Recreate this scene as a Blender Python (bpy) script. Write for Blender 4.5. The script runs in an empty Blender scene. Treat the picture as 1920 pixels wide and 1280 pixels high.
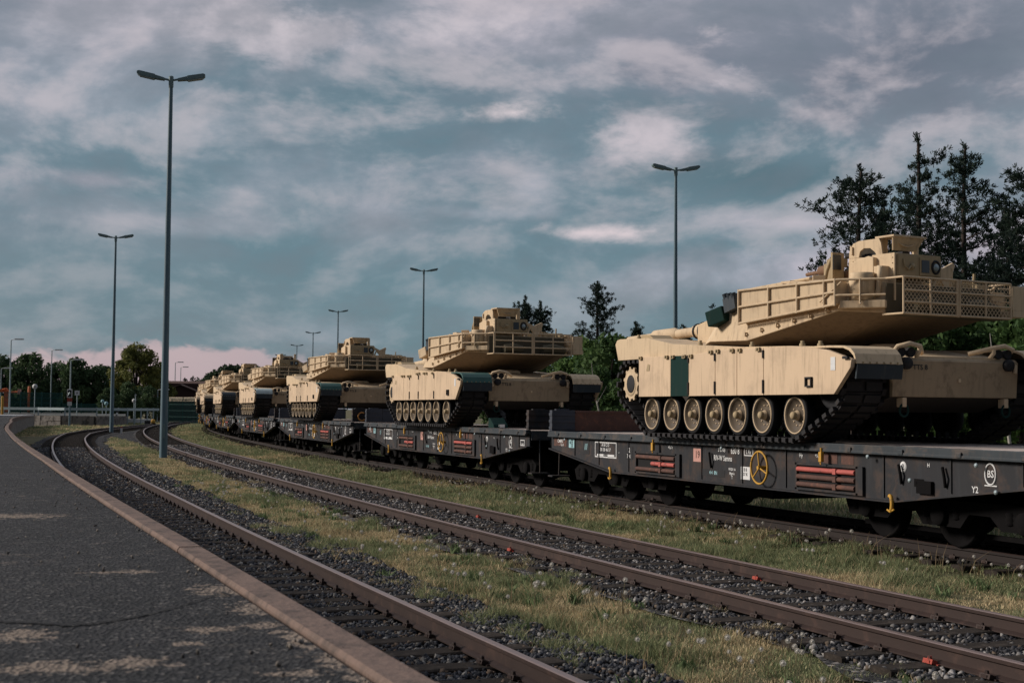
import bpy, bmesh, math, random
import numpy as np
from mathutils import Matrix, Vector, Euler
R = math.radians
PI = math.pi
sc = bpy.context.scene
COL = sc.collection
rng = np.random.default_rng(7)
random.seed(7)

# ---------------------------------------------------------------- camera
CAMZ, RH = 1.87, 0.17            # eye height, rail head height above the yard
PITCH, ROLL, FPX = 0.0485, 0.0091, 2673.6
cam = bpy.data.cameras.new('camera')
cam.sensor_width = 36.0
cam.lens = FPX / 1920 * 36
cam.clip_start, cam.clip_end = 0.1, 9000
cam.dof.use_dof = True
cam.dof.focus_distance = 21
cam.dof.aperture_fstop = 6.3
co = bpy.data.objects.new('camera', cam)
COL.objects.link(co)
fwd = Vector((0, math.cos(PITCH), math.sin(PITCH)))
up0 = Vector((0, -math.sin(PITCH), math.cos(PITCH)))
rt = Vector((1, 0, 0)) * math.cos(ROLL) + up0 * math.sin(ROLL)
up = up0 * math.cos(ROLL) - Vector((1, 0, 0)) * math.sin(ROLL)
# picture x axis runs along (right*cosr, down*sinr): camera rolled so that the content leans clockwise
M = Matrix((( rt.x, up.x, -fwd.x), (rt.y, up.y, -fwd.y), (rt.z, up.z, -fwd.z))).to_4x4()
M.translation = (0, 0, CAMZ)
co.matrix_world = M
sc.camera = co

# ---------------------------------------------------------------- light, sky, exposure
SUN_AZ = Vector((-0.86, 0.10, 0)).normalized()
SUN_EL = R(24)
sdir = Vector((SUN_AZ.x * math.cos(SUN_EL), SUN_AZ.y * math.cos(SUN_EL), math.sin(SUN_EL)))
sun = bpy.data.lights.new('sun', 'SUN')
sun.energy = 3.15
sun.angle = R(14)
sun.color = (1.0, 0.91, 0.81)
so = bpy.data.objects.new('sun', sun)
so.rotation_euler = sdir.to_track_quat('Z', 'Y').to_euler()
COL.objects.link(so)
vs = sc.view_settings
vs.view_transform = 'Standard'; vs.look = 'None'; vs.gamma = 1; vs.use_curve_mapping = False
vs.exposure = 0.28


class NT:
    """small node-tree helper"""
    def __init__(s, tree):
        s.t = tree; s.t.nodes.clear()
    def n(s, typ, inputs=None, **kw):
        nd = s.t.nodes.new(typ)
        for k, v in kw.items(): setattr(nd, k, v)
        for k, v in (inputs or {}).items():
            if hasattr(v, 'is_linked') or isinstance(v, bpy.types.NodeSocket): s.t.links.new(v, nd.inputs[k])
            else: nd.inputs[k].default_value = v
        return nd
    def m(s, op, a, b=0.0, c=0.0, clamp=False):
        return s.n('ShaderNodeMath', {0: a, 1: b, 2: c}, operation=op, use_clamp=clamp).outputs[0]
    def mix(s, f, a, b, mode='MIX'):
        nd = s.n('ShaderNodeMix', {0: f}, data_type='RGBA', blend_type=mode)
        for k, v in ((6, a), (7, b)):
            if isinstance(v, bpy.types.NodeSocket): s.t.links.new(v, nd.inputs[k])
            else: nd.inputs[k].default_value = (*v, 1) if len(v) == 3 else v
        return nd.outputs[2]
    def ramp(s, f, lo, hi):
        return s.n('ShaderNodeMapRange', {0: f, 1: lo, 2: hi, 3: 0.0, 4: 1.0}, interpolation_type='SMOOTHSTEP').outputs[0]
    def noise(s, vec, scale, detail=4, rough=.55, dist=0, dim='3D'):
        return s.n('ShaderNodeTexNoise', {'Vector': vec, 'Scale': scale, 'Detail': detail, 'Roughness': rough, 'Distortion': dist}, noise_dimensions=dim)


def lin(r, g, b):
    f = lambda c: (c / 255 / 12.92) if c < 10.3 else ((c / 255 + .055) / 1.055) ** 2.4
    return (f(r), f(g), f(b))


def build_world():
    w = bpy.data.worlds.new('World'); sc.world = w; w.use_nodes = True
    t = NT(w.node_tree)
    tc = t.n('ShaderNodeTexCoord')
    d = t.n('ShaderNodeVectorMath', {0: tc.outputs['Generated']}, operation='NORMALIZE').outputs[0]
    xyz = t.n('ShaderNodeSeparateXYZ', {0: d})
    x, y, z = xyz.outputs
    az = t.m('ARCTAN2', x, y)                     # compass angle, 0 = +Y
    el = t.m('ARCSINE', z)
    sky = t.n('ShaderNodeTexSky', sky_type='NISHITA', sun_disc=False, sun_elevation=SUN_EL,
              sun_rotation=math.atan2(SUN_AZ.x, SUN_AZ.y))
    # cloud layer coordinates: a plane overhead, flattened towards the horizon
    zz = t.m('ADD', t.m('MAXIMUM', z, 0.0), 0.13)
    pl = t.n('ShaderNodeCombineXYZ', {0: t.m('DIVIDE', x, zz), 1: t.m('MULTIPLY', t.m('DIVIDE', y, zz), .8), 2: 0.35}).outputs[0]
    ae = t.n('ShaderNodeCombineXYZ', {0: t.m('MULTIPLY', az, 1.0), 1: t.m('MULTIPLY', el, 2.1), 2: 1.7}).outputs[0]
    ae2 = t.n('ShaderNodeCombineXYZ', {0: t.m('ADD', az, .014), 1: t.m('ADD', t.m('MULTIPLY', el, 1.8), -.030), 2: 1.7}).outputs[0]
    ae1 = t.n('ShaderNodeCombineXYZ', {0: az, 1: t.m('MULTIPLY', el, 1.8), 2: 1.7}).outputs[0]
    nb = t.noise(pl, 0.75, 6, .55, .3).outputs[0]
    nf = t.noise(ae, 8.0, 8, .60, .2).outputs[0]
    ng = t.noise(ae, 3.6, 5, .5, .3).outputs[0]
    nw = t.noise(ae, 22.0, 7, .62, .25).outputs[0]
    teal, grey, pink, dark = lin(92, 121, 133), lin(136, 140, 151), lin(206, 190, 194), lin(116, 122, 134)
    up1 = t.ramp(el, .02, .30)
    # general tone: teal below, grey-mauve above
    f = t.ramp(t.m('ADD', t.m('ADD', t.m('MULTIPLY', el, 2.0), t.m('MULTIPLY', t.m('SUBTRACT', ng, .5), 1.3)), t.m('MULTIPLY', t.m('SUBTRACT', nf, .5), .5)), .06, .62)
    col = t.mix(f, teal, grey)
    # broad dark and light rolls, with firmer edges where one bank passes in front of another
    col = t.mix(t.m('MULTIPLY', t.ramp(nb, .46, .60), .40), col, dark)
    nc = t.m('ADD', t.m('MULTIPLY', ng, .6), t.m('MULTIPLY', nf, .4))
    col = t.mix(t.m('MULTIPLY', t.ramp(nc, .48, .60), .30), col, lin(160, 160, 169))
    col = t.mix(t.m('MULTIPLY', t.ramp(nc, .455, .40), .30), col, lin(95, 113, 124))
    col = t.mix(t.m('MULTIPLY', t.ramp(nf, .46, .78), .45), col, lin(166, 163, 172))
    # billows: the side of each cloud towards the light is paler
    e1 = t.m('SUBTRACT', t.noise(ae1, 6.5, 8, .57, .2).outputs[0], t.noise(ae2, 6.5, 8, .57, .2).outputs[0])
    bil = t.ramp(t.m('ADD', t.m('MULTIPLY', e1, 2.6), .5), .0, 1.0)
    def blob(ca, ce, sa, se, amt, colr, breakup=.9, lo=.0, hi=1.0, nz=None):
        nonlocal col
        nz = nz or nf
        da = t.m('DIVIDE', t.m('SUBTRACT', az, ca), sa); de = t.m('DIVIDE', t.m('SUBTRACT', el, ce), se)
        g = t.m('SUBTRACT', 1.0, t.m('SQRT', t.m('ADD', t.m('MULTIPLY', da, da), t.m('MULTIPLY', de, de))))
        g = t.m('ADD', g, t.m('MULTIPLY', t.m('SUBTRACT', nz, .5), breakup * 3.0))
        m = t.m('MULTIPLY', t.ramp(g, lo, hi), amt)
        col = t.mix(m, col, colr)
    px = lambda u: math.atan((u - 960) / FPX)
    py = lambda v, u=960: (769.8 + (u - 960) * .0091 - v) / FPX
    B = lambda u, v, su, sv, *a, **k: blob(px(u), py(v, u), su / FPX, sv / FPX, *a, **k)
    # stretches of the sky seen beyond the yard: broad tones first, bright edges after
    B(330, 560, 620, 150, .50, lin(103, 127, 139), .7)
    B(900, 560, 420, 110, .40, lin(118, 139, 151), .7)
    B(120, 190, 420, 170, .45, lin(144, 153, 164), .7)
    B(520, 330, 380, 90, .35, lin(130, 142, 154), .8)
    B(1500, 345, 400, 75, .92, lin(74, 102, 112), .8)
    B(1150, 400, 130, 28, .65, lin(106, 124, 136), .6)
    B(1700, 130, 520, 240, .95, lin(100, 107, 120), .7)
    B(1230, 130, 200, 90, .55, lin(116, 124, 139), .7)
    B(860, 60, 520, 130, .60, lin(178, 173, 183), .85)
    B(530, 70, 280, 100, .85, lin(208, 197, 201), 1.2, .2, 1.0)
    B(160, 20, 260, 70, .5, lin(180, 173, 182), .9)
    B(820, 55, 220, 90, .80, lin(206, 196, 200), 1.2, .15, 1.0)
    B(955, 214, 150, 42, .95, lin(218, 204, 206), 1.15, .15, .9)
    B(1205, 240, 180, 75, .85, lin(200, 189, 194), 1.2, .15, .9)
    B(1355, 140, 110, 90, .75, lin(190, 181, 188), 1.3, .2, 1.0, nz=nw)
    B(1110, 438, 230, 30, .95, lin(216, 200, 203), 1.1, .15, .9)
    B(1000, 350, 70, 60, .55, lin(173, 173, 183), .9)
    B(880, 300, 260, 60, .40, lin(134, 140, 152), .9)
    B(250, 520, 600, 130, .55, lin(82, 113, 125), .8)
    B(820, 520, 420, 80, .40, lin(88, 118, 130), .8)
    B(1210, 130, 170, 90, .55, lin(104, 110, 122), .9)
    B(880, 400, 220, 22, .45, lin(167, 169, 180), .8)
    B(180, 355, 190, 34, .60, lin(163, 154, 164), .8)
    B(180, 400, 260, 50, .35, lin(150, 150, 160), .8)
    B(440, 430, 260, 30, .50, lin(156, 156, 166), .8)
    B(1500, 425, 360, 40, .75, lin(188, 179, 188), .7)
    B(1430, 520, 380, 60, .65, lin(171, 170, 182), .7)
    B(1850, 480, 420, 90, .75, lin(205, 188, 197), .5)
    B(1040, 600, 300, 40, .35, lin(141, 152, 162), .6)
    B(640, 625, 260, 40, .35, lin(136, 145, 158), .7)
    B(300, 60, 420, 130, .55, lin(172, 167, 174), .8)
    B(650, 150, 300, 90, .35, lin(160, 160, 169), .9)
    B(560, 250, 460, 60, .30, lin(140, 150, 160), .9)
    B(1560, 60, 200, 120, .35, lin(140, 144, 156), .9)
    col = t.mix(t.m('MULTIPLY', t.ramp(bil, .36, 1.08), t.m('ADD', .26, t.m('MULTIPLY', t.ramp(el, .06, .22), .36))), col, lin(198, 187, 191))
    col = t.mix(t.m('MULTIPLY', t.ramp(bil, .60, -.05), .50), col, lin(100, 111, 121))
    # rosy strip along the horizon to the left
    np_ = t.noise(t.n('ShaderNodeCombineXYZ', {0: t.m('MULTIPLY', az, 1.0), 1: t.m('MULTIPLY', el, 1.5), 2: 5.2}).outputs[0], 14.0, 5, .55, .4).outputs[0]
    g = t.m('ADD', el, t.m('MULTIPLY', t.m('SUBTRACT', np_, .5), .085))
    g = t.m('ADD', g, t.m('MULTIPLY', t.m('SUBTRACT', nw, .5), .022))
    col = t.mix(t.m('MULTIPLY', t.ramp(g, .040, .032), t.m('MULTIPLY', t.ramp(az, -.06, -.20), .80)), col, lin(188, 164, 169))
    # overhead and behind the viewer: an even bright cloud deck that lights the yard
    col = t.mix(t.m('MULTIPLY', t.ramp(el, .36, .75), .8), col, lin(184, 190, 202))
    # unseen sky behind the viewer darkened to dim tank fronts; light comes from left
    col = t.mix(t.m('MULTIPLY', t.ramp(y, .25, -.45), .85), col, lin(84, 90, 100))
    col = t.mix(t.ramp(el, .0, -.03), col, lin(60, 62, 62))
    base = t.mix(.94, t.mix(1.0, sky.outputs[0], (.12, .12, .12), 'MULTIPLY'), t.mix(1.0, col, (.92, .92, .92), 'MULTIPLY'))
    bg = t.n('ShaderNodeBackground', {'Color': base, 'Strength': 1.0})
    t.n('ShaderNodeOutputWorld', {'Surface': bg.outputs[0]})
build_world()

# ---------------------------------------------------------------- the bend of the tracks (distance along s, sideways o, to the right positive)
_S = np.arange(-40, 420, .5)
def _centre():
    h0, k0, k1, x0, y0 = .36829, 1.02744e-3, 3.74814e-6, 4.31691, 9.98073
    ss = np.minimum(_S, 250)
    hh = h0 - (k0 * ss + k1 * ss * ss / 2)
    hh[_S < 0] = h0 - k0 * _S[_S < 0]
    i0 = int(np.argmin(abs(_S)))
    dx, dy = -np.sin(hh) * .5, np.cos(hh) * .5
    X = np.concatenate([[0], np.cumsum(dx[:-1])]); Y = np.concatenate([[0], np.cumsum(dy[:-1])])
    return X - X[i0] + x0, Y - Y[i0] + y0, hh
CX, CY, CH = _centre()
def so_xy(s, o):
    s = np.asarray(s, float); o = np.asarray(o, float)
    h = np.interp(s, _S, CH)
    return np.interp(s, _S, CX) + o * np.cos(h), np.interp(s, _S, CY) + o * np.sin(h), h
def frame(s, o):
    x, y, h = so_xy(s, o)
    return float(x), float(y), float(h)
def px_xy(px, D):                      # a point on the sight line of a picture column, D metres out
    return (px - 960) / FPX * D, D

# ---------------------------------------------------------------- materials
MATS = {}
def mat(name, col, rough=.8, metal=0.0, var=.15, scale=3.0, col2=None, mask=(.5, .7), bump=0.0, bscale=30, spec=.3, coord='Object', grime=None, alpha=None):
    if name in MATS: return MATS[name]
    m = bpy.data.materials.new(name); m.use_nodes = True
    t = NT(m.node_tree)
    tc = t.n('ShaderNodeTexCoord').outputs[coord]
    n1 = t.noise(tc, scale, 5, .6).outputs[0]
    c = t.mix(n1, tuple(v * (1 - var) for v in col), tuple(min(1, v * (1 + var)) for v in col))
    if col2:
        n2 = t.noise(tc, scale * 1.7, 6, .65, .4).outputs[0]
        c = t.mix(t.ramp(n2, *mask), c, col2)
    if grime:
        mp = t.n('ShaderNodeMapping', {'Vector': tc, 'Scale': (6, 6, .7)}).outputs[0]
        n3 = t.noise(mp, 2.2, 5, .6).outputs[0]
        c = t.mix(t.m('MULTIPLY', t.ramp(n3, .48, .75), grime[1]), c, grime[0])
    p = t.n('ShaderNodeBsdfPrincipled', {'Base Color': c, 'Metallic': metal, 'Specular IOR Level': spec})
    rn = t.m('ADD', t.m('MULTIPLY', t.m('SUBTRACT', n1, .5), .25), rough, clamp=True)
    t.t.links.new(rn, p.inputs['Roughness'])
    if bump:
        nb = t.noise(tc, bscale, 4, .6).outputs[0]
        b = t.n('ShaderNodeBump', {'Height': nb, 'Strength': bump, 'Distance': .02})
        t.t.links.new(b.outputs[0], p.inputs['Normal'])
    t.n('ShaderNodeOutputMaterial', {'Surface': p.outputs[0]})
    MATS[name] = m
    return m
def mat_attr(name, rough=.8, trans=0.0, spec=.15):
    """colour carried by the pieces themselves (each stone, each blade its own tint)"""
    if name in MATS: return MATS[name]
    m = bpy.data.materials.new(name); m.use_nodes = True
    t = NT(m.node_tree)
    a = t.n('ShaderNodeAttribute', attribute_name='Col')
    p = t.n('ShaderNodeBsdfPrincipled', {'Base Color': a.outputs['Color'], 'Roughness': rough, 'Specular IOR Level': spec})
    out = p.outputs[0]
    if trans:
        tr = t.n('ShaderNodeBsdfTranslucent', {'Color': a.outputs['Color']})
        out = t.n('ShaderNodeMixShader', {0: trans, 1: p.outputs[0], 2: tr.outputs[0]}).outputs[0]
    t.n('ShaderNodeOutputMaterial', {'Surface': out})
    MATS[name] = m
    return m

TAN = mat('desert_tan_paint', (.57, .435, .285), .75, var=.10, scale=1.3, grime=((.30, .225, .15), .75), bump=.06, bscale=50, col2=(.45, .335, .22), mask=(.5, .72))
TAN2 = mat('pale_tan_paint', (.54, .41, .27), .75, var=.16, scale=5, grime=((.30, .225, .15), .5))
SKIRTM = mat('skirt_tan_paint', (.59, .44, .298), .72, var=.09, scale=.9, grime=((.35, .26, .175), .7), col2=(.49, .365, .25), mask=(.47, .68), bump=.03, bscale=25)
DISH = mat('dusty_wheel_dish', (.11, .085, .06), .85, var=.25, scale=5, col2=(.12, .10, .085), mask=(.5, .66), grime=((.09, .075, .06), .45))  # dusty brown, darkened further to paint in the shading inside the dish
OLIVE = mat('dusty_olive_tan_paint', (.36, .275, .165), .8, var=.18, scale=4, grime=((.2, .15, .09), .4))
GREEN = mat('dark_green_paint', (.011, .032, .029), .85, spec=.08, var=.2, scale=2, grime=((.05, .05, .04), .2))
RUBBER = mat('black_rubber', (.012, .012, .014), .85, var=.3, scale=6, col2=(.03, .026, .022), mask=(.6, .8))
FLAPM = mat('blue_black_rubber_flap', (.022, .032, .042), .6, var=.25, scale=3, grime=((.10, .09, .075), .3))
STEELDK = mat('dark_track_steel', (.020, .019, .021), .7, .2, var=.35, scale=8, col2=(.045, .036, .030), mask=(.55, .75))
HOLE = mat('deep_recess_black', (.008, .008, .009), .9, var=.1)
GLASSDK = mat('dark_optic_glass', (.015, .02, .028), .12, var=.1, spec=.6)
WAGON = mat('wagon_dark_brown_grey_paint', (.016, .0165, .020), .7, var=.35, scale=1.3, col2=(.045, .031, .026), mask=(.47, .62), grime=((.030, .033, .038), .6), bump=.04, bscale=12)
WAGONB = mat('wagon_blue_grey_edge_paint', (.028, .036, .043), .6, var=.35, scale=2.5, col2=(.075, .062, .055), mask=(.5, .66), grime=((.06, .056, .054), .5))
UNDER = mat('sooty_running_gear', (.006, .0055, .006), .95, spec=.1, var=.4, scale=4, col2=(.012, .010, .009), mask=(.55, .75))
WOOD = mat('weathered_deck_boards', (.50, .42, .37), .9, var=.3, scale=5, col2=(.22, .18, .155), mask=(.54, .75), bump=.2, bscale=20)
RUST = mat('rust_brown_steel', (.095, .052, .043), .9, var=.35, scale=5, col2=(.15, .07, .05), mask=(.5, .68), bump=.15, bscale=30)
BLUEDK = mat('dull_blue_black_steel', (.040, .046, .062), .75, var=.3, scale=3, col2=(.07, .06, .06), mask=(.55, .75))
REDP = mat('faded_red_paint', (.42, .10, .085), .7, var=.3, scale=5, col2=(.16, .06, .05), mask=(.55, .7))
REDB = mat('fresh_red_marking_paint', (.36, .065, .045), .8, var=.3, scale=20, col2=(.08, .04, .035), mask=(.5, .6))
YEL = mat('signal_yellow_paint', (.50, .275, .04), .65, var=.3, scale=9, col2=(.16, .10, .04), mask=(.56, .72))
WHITE = mat('chalky_white_paint', (.62, .62, .62), .8, var=.15, scale=14, col2=(.25, .25, .25), mask=(.58, .75))
PINKP = mat('faded_pink_panel', (.50, .27, .23), .8, var=.15, scale=14)
CYAN = mat('pale_cyan_sticker', (.30, .50, .54), .7, var=.1, scale=12)
RAILM = mat('rail_brown_rust', (.036, .022, .019), .7, .15, var=.25, scale=3, col2=(.062, .036, .029), mask=(.5, .72), bump=.08, bscale=40)
RAILTOP = mat('rail_worn_top', (.25, .18, .16), .36, .5, var=.25, scale=4)
SLEEPM = mat('old_timber_sleeper', (.036, .030, .026), .95, spec=.06, var=.45, scale=6, col2=(.080, .066, .056), mask=(.5, .75), bump=.35, bscale=40)
POLEM = mat('blue_grey_lamp_pole', (.095, .155, .19), .5, var=.12, scale=.8, grime=((.13, .17, .19), .4))
LUMI = mat('grey_luminaire_housing', (.14, .20, .21), .5, var=.15, scale=5)
GALV = mat('galvanised_steel', (.30, .36, .38), .5, .3, var=.15, scale=6)
BARK = mat('pine_bark', (.040, .030, .026), .95, var=.4, scale=8, bump=.3, bscale=20)
BIRCH = mat('pale_bark', (.34, .32, .29), .9, var=.2, scale=10, col2=(.06, .055, .05), mask=(.56, .66))
CONC = mat('stained_concrete', (.20, .18, .165), .95, var=.3, scale=1.5, col2=(.075, .068, .062), mask=(.45, .65), bump=.2, bscale=15, grime=((.05, .046, .042), .6))
KERB = mat('brown_kerb_steel', (.165, .112, .090), .85, var=.35, scale=5, col2=(.085, .06, .05), mask=(.46, .66), bump=.5, bscale=30, grime=((.07, .055, .048), .6))
FENCEG = mat('dark_green_fence', (.020, .085, .075), .6, var=.2, scale=3)
ORANGE = mat('orange_paint', (.50, .115, .035), .6, var=.15, scale=4)
ROOFM = mat('brown_roof_tiles', (.105, .065, .055), .9, var=.25, scale=3)
TIMBER = mat('dark_timber_cladding', (.045, .024, .02), .9, var=.3, scale=4)
CREAM = mat('cream_boards', (.50, .40, .30), .8, var=.15, scale=3)
SIGNW = mat('sign_white', (.55, .55, .55), .5, var=.05)
SIGNB = mat('sign_black', (.02, .02, .022), .5, var=.05)
TARP = mat('green_tarp', (.035, .095, .085), .5, var=.3, scale=4, bump=.4, bscale=7)
PALESHEET = mat('pale_sheet', (.40, .47, .47), .5, var=.25, scale=4, bump=.4, bscale=7)

# ---------------------------------------------------------------- mesh building
class MB:
    def __init__(s): s.v = []; s.f = []; s.mi = []; s.sm = []
    def add(s, vs, fs, m=0, smooth=False):
        b = len(s.v); s.v += [tuple(map(float, p)) for p in vs]
        for f in fs: s.f.append([b + i for i in f]); s.mi.append(m); s.sm.append(smooth)
        return s
    def box(s, x0, x1, y0, y1, z0, z1, m=0, rot=None):
        vs = [(x, y, z) for x in (x0, x1) for y in (y0, y1) for z in (z0, z1)]
        if rot is not None:
            c = Vector(((x0 + x1) / 2, (y0 + y1) / 2, (z0 + z1) / 2)); q = Euler(rot).to_matrix()
            vs = [tuple(q @ (Vector(p) - c) + c) for p in vs]
        return s.add(vs, [(0, 1, 3, 2), (4, 6, 7, 5), (0, 4, 5, 1), (2, 3, 7, 6), (0, 2, 6, 4), (1, 5, 7, 3)], m)
    def prism(s, poly, y0, y1, m=0, plane='xz'):
        """polygon in a plane, extruded along the third axis"""
        n = len(poly)
        def P(a, b, c): return {'xz': (a, c, b), 'xy': (a, b, c), 'yz': (c, a, b)}[plane]
        vs = [P(a, b, y0) for a, b in poly] + [P(a, b, y1) for a, b in poly]
        fs = [tuple(range(n)), tuple(range(2 * n - 1, n - 1, -1))] + [(i, i + n, (i + 1) % n + n, (i + 1) % n) for i in range(n)]
        return s.add(vs, fs, m)
    def loft(s, rings, m=0, caps=True, smooth=False, closed=True):
        n = len(rings[0]); vs = [p for r in rings for p in r]; fs = []
        for k in range(len(rings) - 1):
            for i in range(n if closed else n - 1):
                j = (i + 1) % n
                fs.append((k * n + i, k * n + j, (k + 1) * n + j, (k + 1) * n + i))
        s.add(vs, fs, m, smooth)
        if caps and closed:
            s.add(rings[0], [tuple(range(n - 1, -1, -1))], m); s.add(rings[-1], [tuple(range(n))], m)
        return s
    def tube(s, pts, r, n=8, m=0, caps=True, smooth=True):
        pts = [Vector(p) for p in pts]; rs = r if isinstance(r, (list, tuple)) else [r] * len(pts)
        rings = []; prev = None
        for i, p in enumerate(pts):
            d = (pts[min(i + 1, len(pts) - 1)] - pts[max(i - 1, 0)]).normalized()
            if prev is None:
                a = d.orthogonal().normalized()
            else:
                a = (prev - d * prev.dot(d)); a = a.normalized() if a.length > 1e-6 else d.orthogonal().normalized()
            prev = a; b = d.cross(a)
            rings.append([tuple(p + (a * math.cos(2 * PI * k / n) + b * math.sin(2 * PI * k / n)) * rs[i]) for k in range(n)])
        return s.loft(rings, m, caps, smooth)
    def lathe(s, prof, c=(0, 0, 0), axis='y', n=24, m=0, smooth=True, caps=True):
        """profile of (radius, position along axis)"""
        rings = []
        for r, a in prof:
            ring = []
            for k in range(n):
                u, w = r * math.cos(2 * PI * k / n), r * math.sin(2 * PI * k / n)
                ring.append({'y': (c[0] + u, c[1] + a, c[2] + w), 'z': (c[0] + u, c[1] + w, c[2] + a), 'x': (c[0] + a, c[1] + u, c[2] + w)}[axis])
            rings.append(ring)
        return s.loft(rings, m, caps, smooth)
    def xform(s, mtx):
        s.v = [tuple(mtx @ Vector(p)) for p in s.v]; return s
    def merge(s, o, mtx=None):
        b = len(s.v); s.v += [tuple(mtx @ Vector(p)) if mtx else p for p in o.v]
        s.f += [[b + i for i in f] for f in o.f]; s.mi += o.mi; s.sm += o.sm
        return s
    def mesh(s, name, mats, bevel=0):
        me = bpy.data.meshes.new(name); me.from_pydata(s.v, [], s.f)
        for m in (mats if isinstance(mats, (list, tuple)) else [mats]): me.materials.append(m)
        me.polygons.foreach_set('material_index', s.mi); me.polygons.foreach_set('use_smooth', s.sm)
        bm = bmesh.new(); bm.from_mesh(me)
        bmesh.ops.recalc_face_normals(bm, faces=bm.faces)
        if bevel:
            ed = [e for e in bm.edges if len(e.link_faces) == 2 and e.calc_face_angle(0) > R(28) and e.calc_length() > bevel * 2.2]
            bmesh.ops.bevel(bm, geom=ed, offset=bevel, segments=2, affect='EDGES', profile=.6, clamp_overlap=True)
        bm.to_mesh(me); bm.free(); me.update()
        return me
    def build(s, name, mats, parent=None, bevel=0, loc=None, rot=None):
        return link(name, s.mesh(name, mats, bevel), parent, loc, rot)

def link(name, data, parent=None, loc=None, rot=None):
    o = bpy.data.objects.new(name, data); COL.objects.link(o)
    if parent: o.parent = parent
    if loc is not None: o.location = loc
    if rot is not None: o.rotation_euler = rot
    return o
def tag(o, label=None, cat=None, group=None, kind=None):
    for k, v in (('label', label), ('category', cat), ('group', group), ('kind', kind)):
        if v: o[k] = v
    return o
def thing(name, label, cat, loc=(0, 0, 0), rz=0.0, group=None):
    o = link(name, None, None, loc, (0, 0, rz)); o.empty_display_size = .3
    return tag(o, label, cat, group)
def struct(o): o['kind'] = 'structure'; return o
def stuff(o): o['kind'] = 'stuff'; return o
KIDS = {}
def kids(o):
    return [c for c in COL.objects if c.parent is o]
def copy_tree(o, parent=None, tree=None):
    c = o.copy(); COL.objects.link(c)
    if parent: c.parent = parent
    for ch in tree[o.name]: copy_tree(ch, c, tree)
    return c
def tree_of(o):
    d = {}
    def rec(q):
        d[q.name] = list(q.children)
        for c in q.children: rec(c)
    rec(o); return d
def np_mesh(name, V, F, mats, col=None, smooth=False, mi=None):
    """V (n,3), F (m,k) -> mesh; col (n,3) per vertex"""
    V = np.ascontiguousarray(V, np.float32); F = np.ascontiguousarray(F, np.int32)
    me = bpy.data.meshes.new(name); m, k = F.shape
    me.vertices.add(len(V)); me.vertices.foreach_set('co', V.ravel())
    me.loops.add(m * k); me.loops.foreach_set('vertex_index', F.ravel())
    me.polygons.add(m); me.polygons.foreach_set('loop_start', np.arange(0, m * k, k, dtype=np.int32))
    try: me.polygons.foreach_set('loop_total', np.full(m, k, np.int32))
    except Exception: pass
    if smooth: me.polygons.foreach_set('use_smooth', np.ones(m, bool))
    for mt in (mats if isinstance(mats, (list, tuple)) else [mats]): me.materials.append(mt)
    if mi is not None: me.polygons.foreach_set('material_index', np.asarray(mi, np.int32))
    if col is not None:
        a = me.color_attributes.new('Col', 'FLOAT_COLOR', 'POINT')
        a.data.foreach_set('color', np.concatenate([col, np.ones((len(col), 1))], 1).astype(np.float32).ravel())
    me.update(calc_edges=True); me.validate()
    return me
_txt = {}
def text_mesh(body, size, m):
    k = (body, size, m.name)
    if k not in _txt:
        cu = bpy.data.curves.new('lettering', 'FONT'); cu.body = body; cu.size = size; cu.align_x = 'CENTER'; cu.align_y = 'CENTER'
        cu.resolution_u = 2; cu.offset = size * .015
        ob = bpy.data.objects.new('lettering', cu); COL.objects.link(ob)
        dg = bpy.context.evaluated_depsgraph_get()
        me = bpy.data.meshes.new_from_object(ob.evaluated_get(dg)); me.materials.clear(); me.materials.append(m)
        bpy.data.objects.remove(ob); _txt[k] = me
    return _txt[k]

# pattern noise on the ground plane (for where the grass grows)
def vnoise(x, y, scale, seed=0):
    r = np.random.default_rng(seed); g = r.random((256, 256))
    x = np.asarray(x) * scale + 1000; y = np.asarray(y) * scale + 1000
    i, j = np.floor(x).astype(int), np.floor(y).astype(int); fx, fy = x - i, y - j
    fx = fx * fx * (3 - 2 * fx); fy = fy * fy * (3 - 2 * fy)
    a, b = g[i % 256, j % 256], g[(i + 1) % 256, j % 256]; c, d = g[i % 256, (j + 1) % 256], g[(i + 1) % 256, (j + 1) % 256]
    return (a * (1 - fx) + b * fx) * (1 - fy) + (c * (1 - fx) + d * fx) * fy
def fnoise(x, y, scale, seed=0):
    return (vnoise(x, y, scale, seed) * .55 + vnoise(x, y, scale * 2.1, seed + 1) * .3 + vnoise(x, y, scale * 4.3, seed + 2) * .15)

# ================================================================ GROUND
def img_plane(u, v, z):
    """where a sight line of the photograph meets the level z"""
    a, b = u - 960, v - 640
    p, q = a * math.cos(ROLL) + b * math.sin(ROLL), -a * math.sin(ROLL) + b * math.cos(ROLL)
    d = Vector((p / FPX, math.cos(PITCH) + q / FPX * math.sin(PITCH), math.sin(PITCH) - q / FPX * math.cos(PITCH)))
    t = (z - CAMZ) / d.z
    return d.x * t, d.y * t
o1 = lambda s: np.interp(s, [-40, 20, 73, 88, 102, 112, 128, 150, 165], [-4.71, -4.66, -4.97, -4.9, -4.25, -3.4, -2.05, -.5, 0])
o2 = lambda s: np.zeros_like(np.asarray(s, float))
o3 = lambda s: np.interp(s, [-40, 29, 45, 300], [5.2, 5.2, 5.06, 5.0])
oP = lambda s: np.interp(s, [-40, 0, 5.5, 13.5, 34, 43, 60, 66, 109.5, 138], [-6.4, -6.4, -6.44, -6.5, -6.85, -7.08, -7.43, -7.62, -10.0, -12.36])

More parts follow.
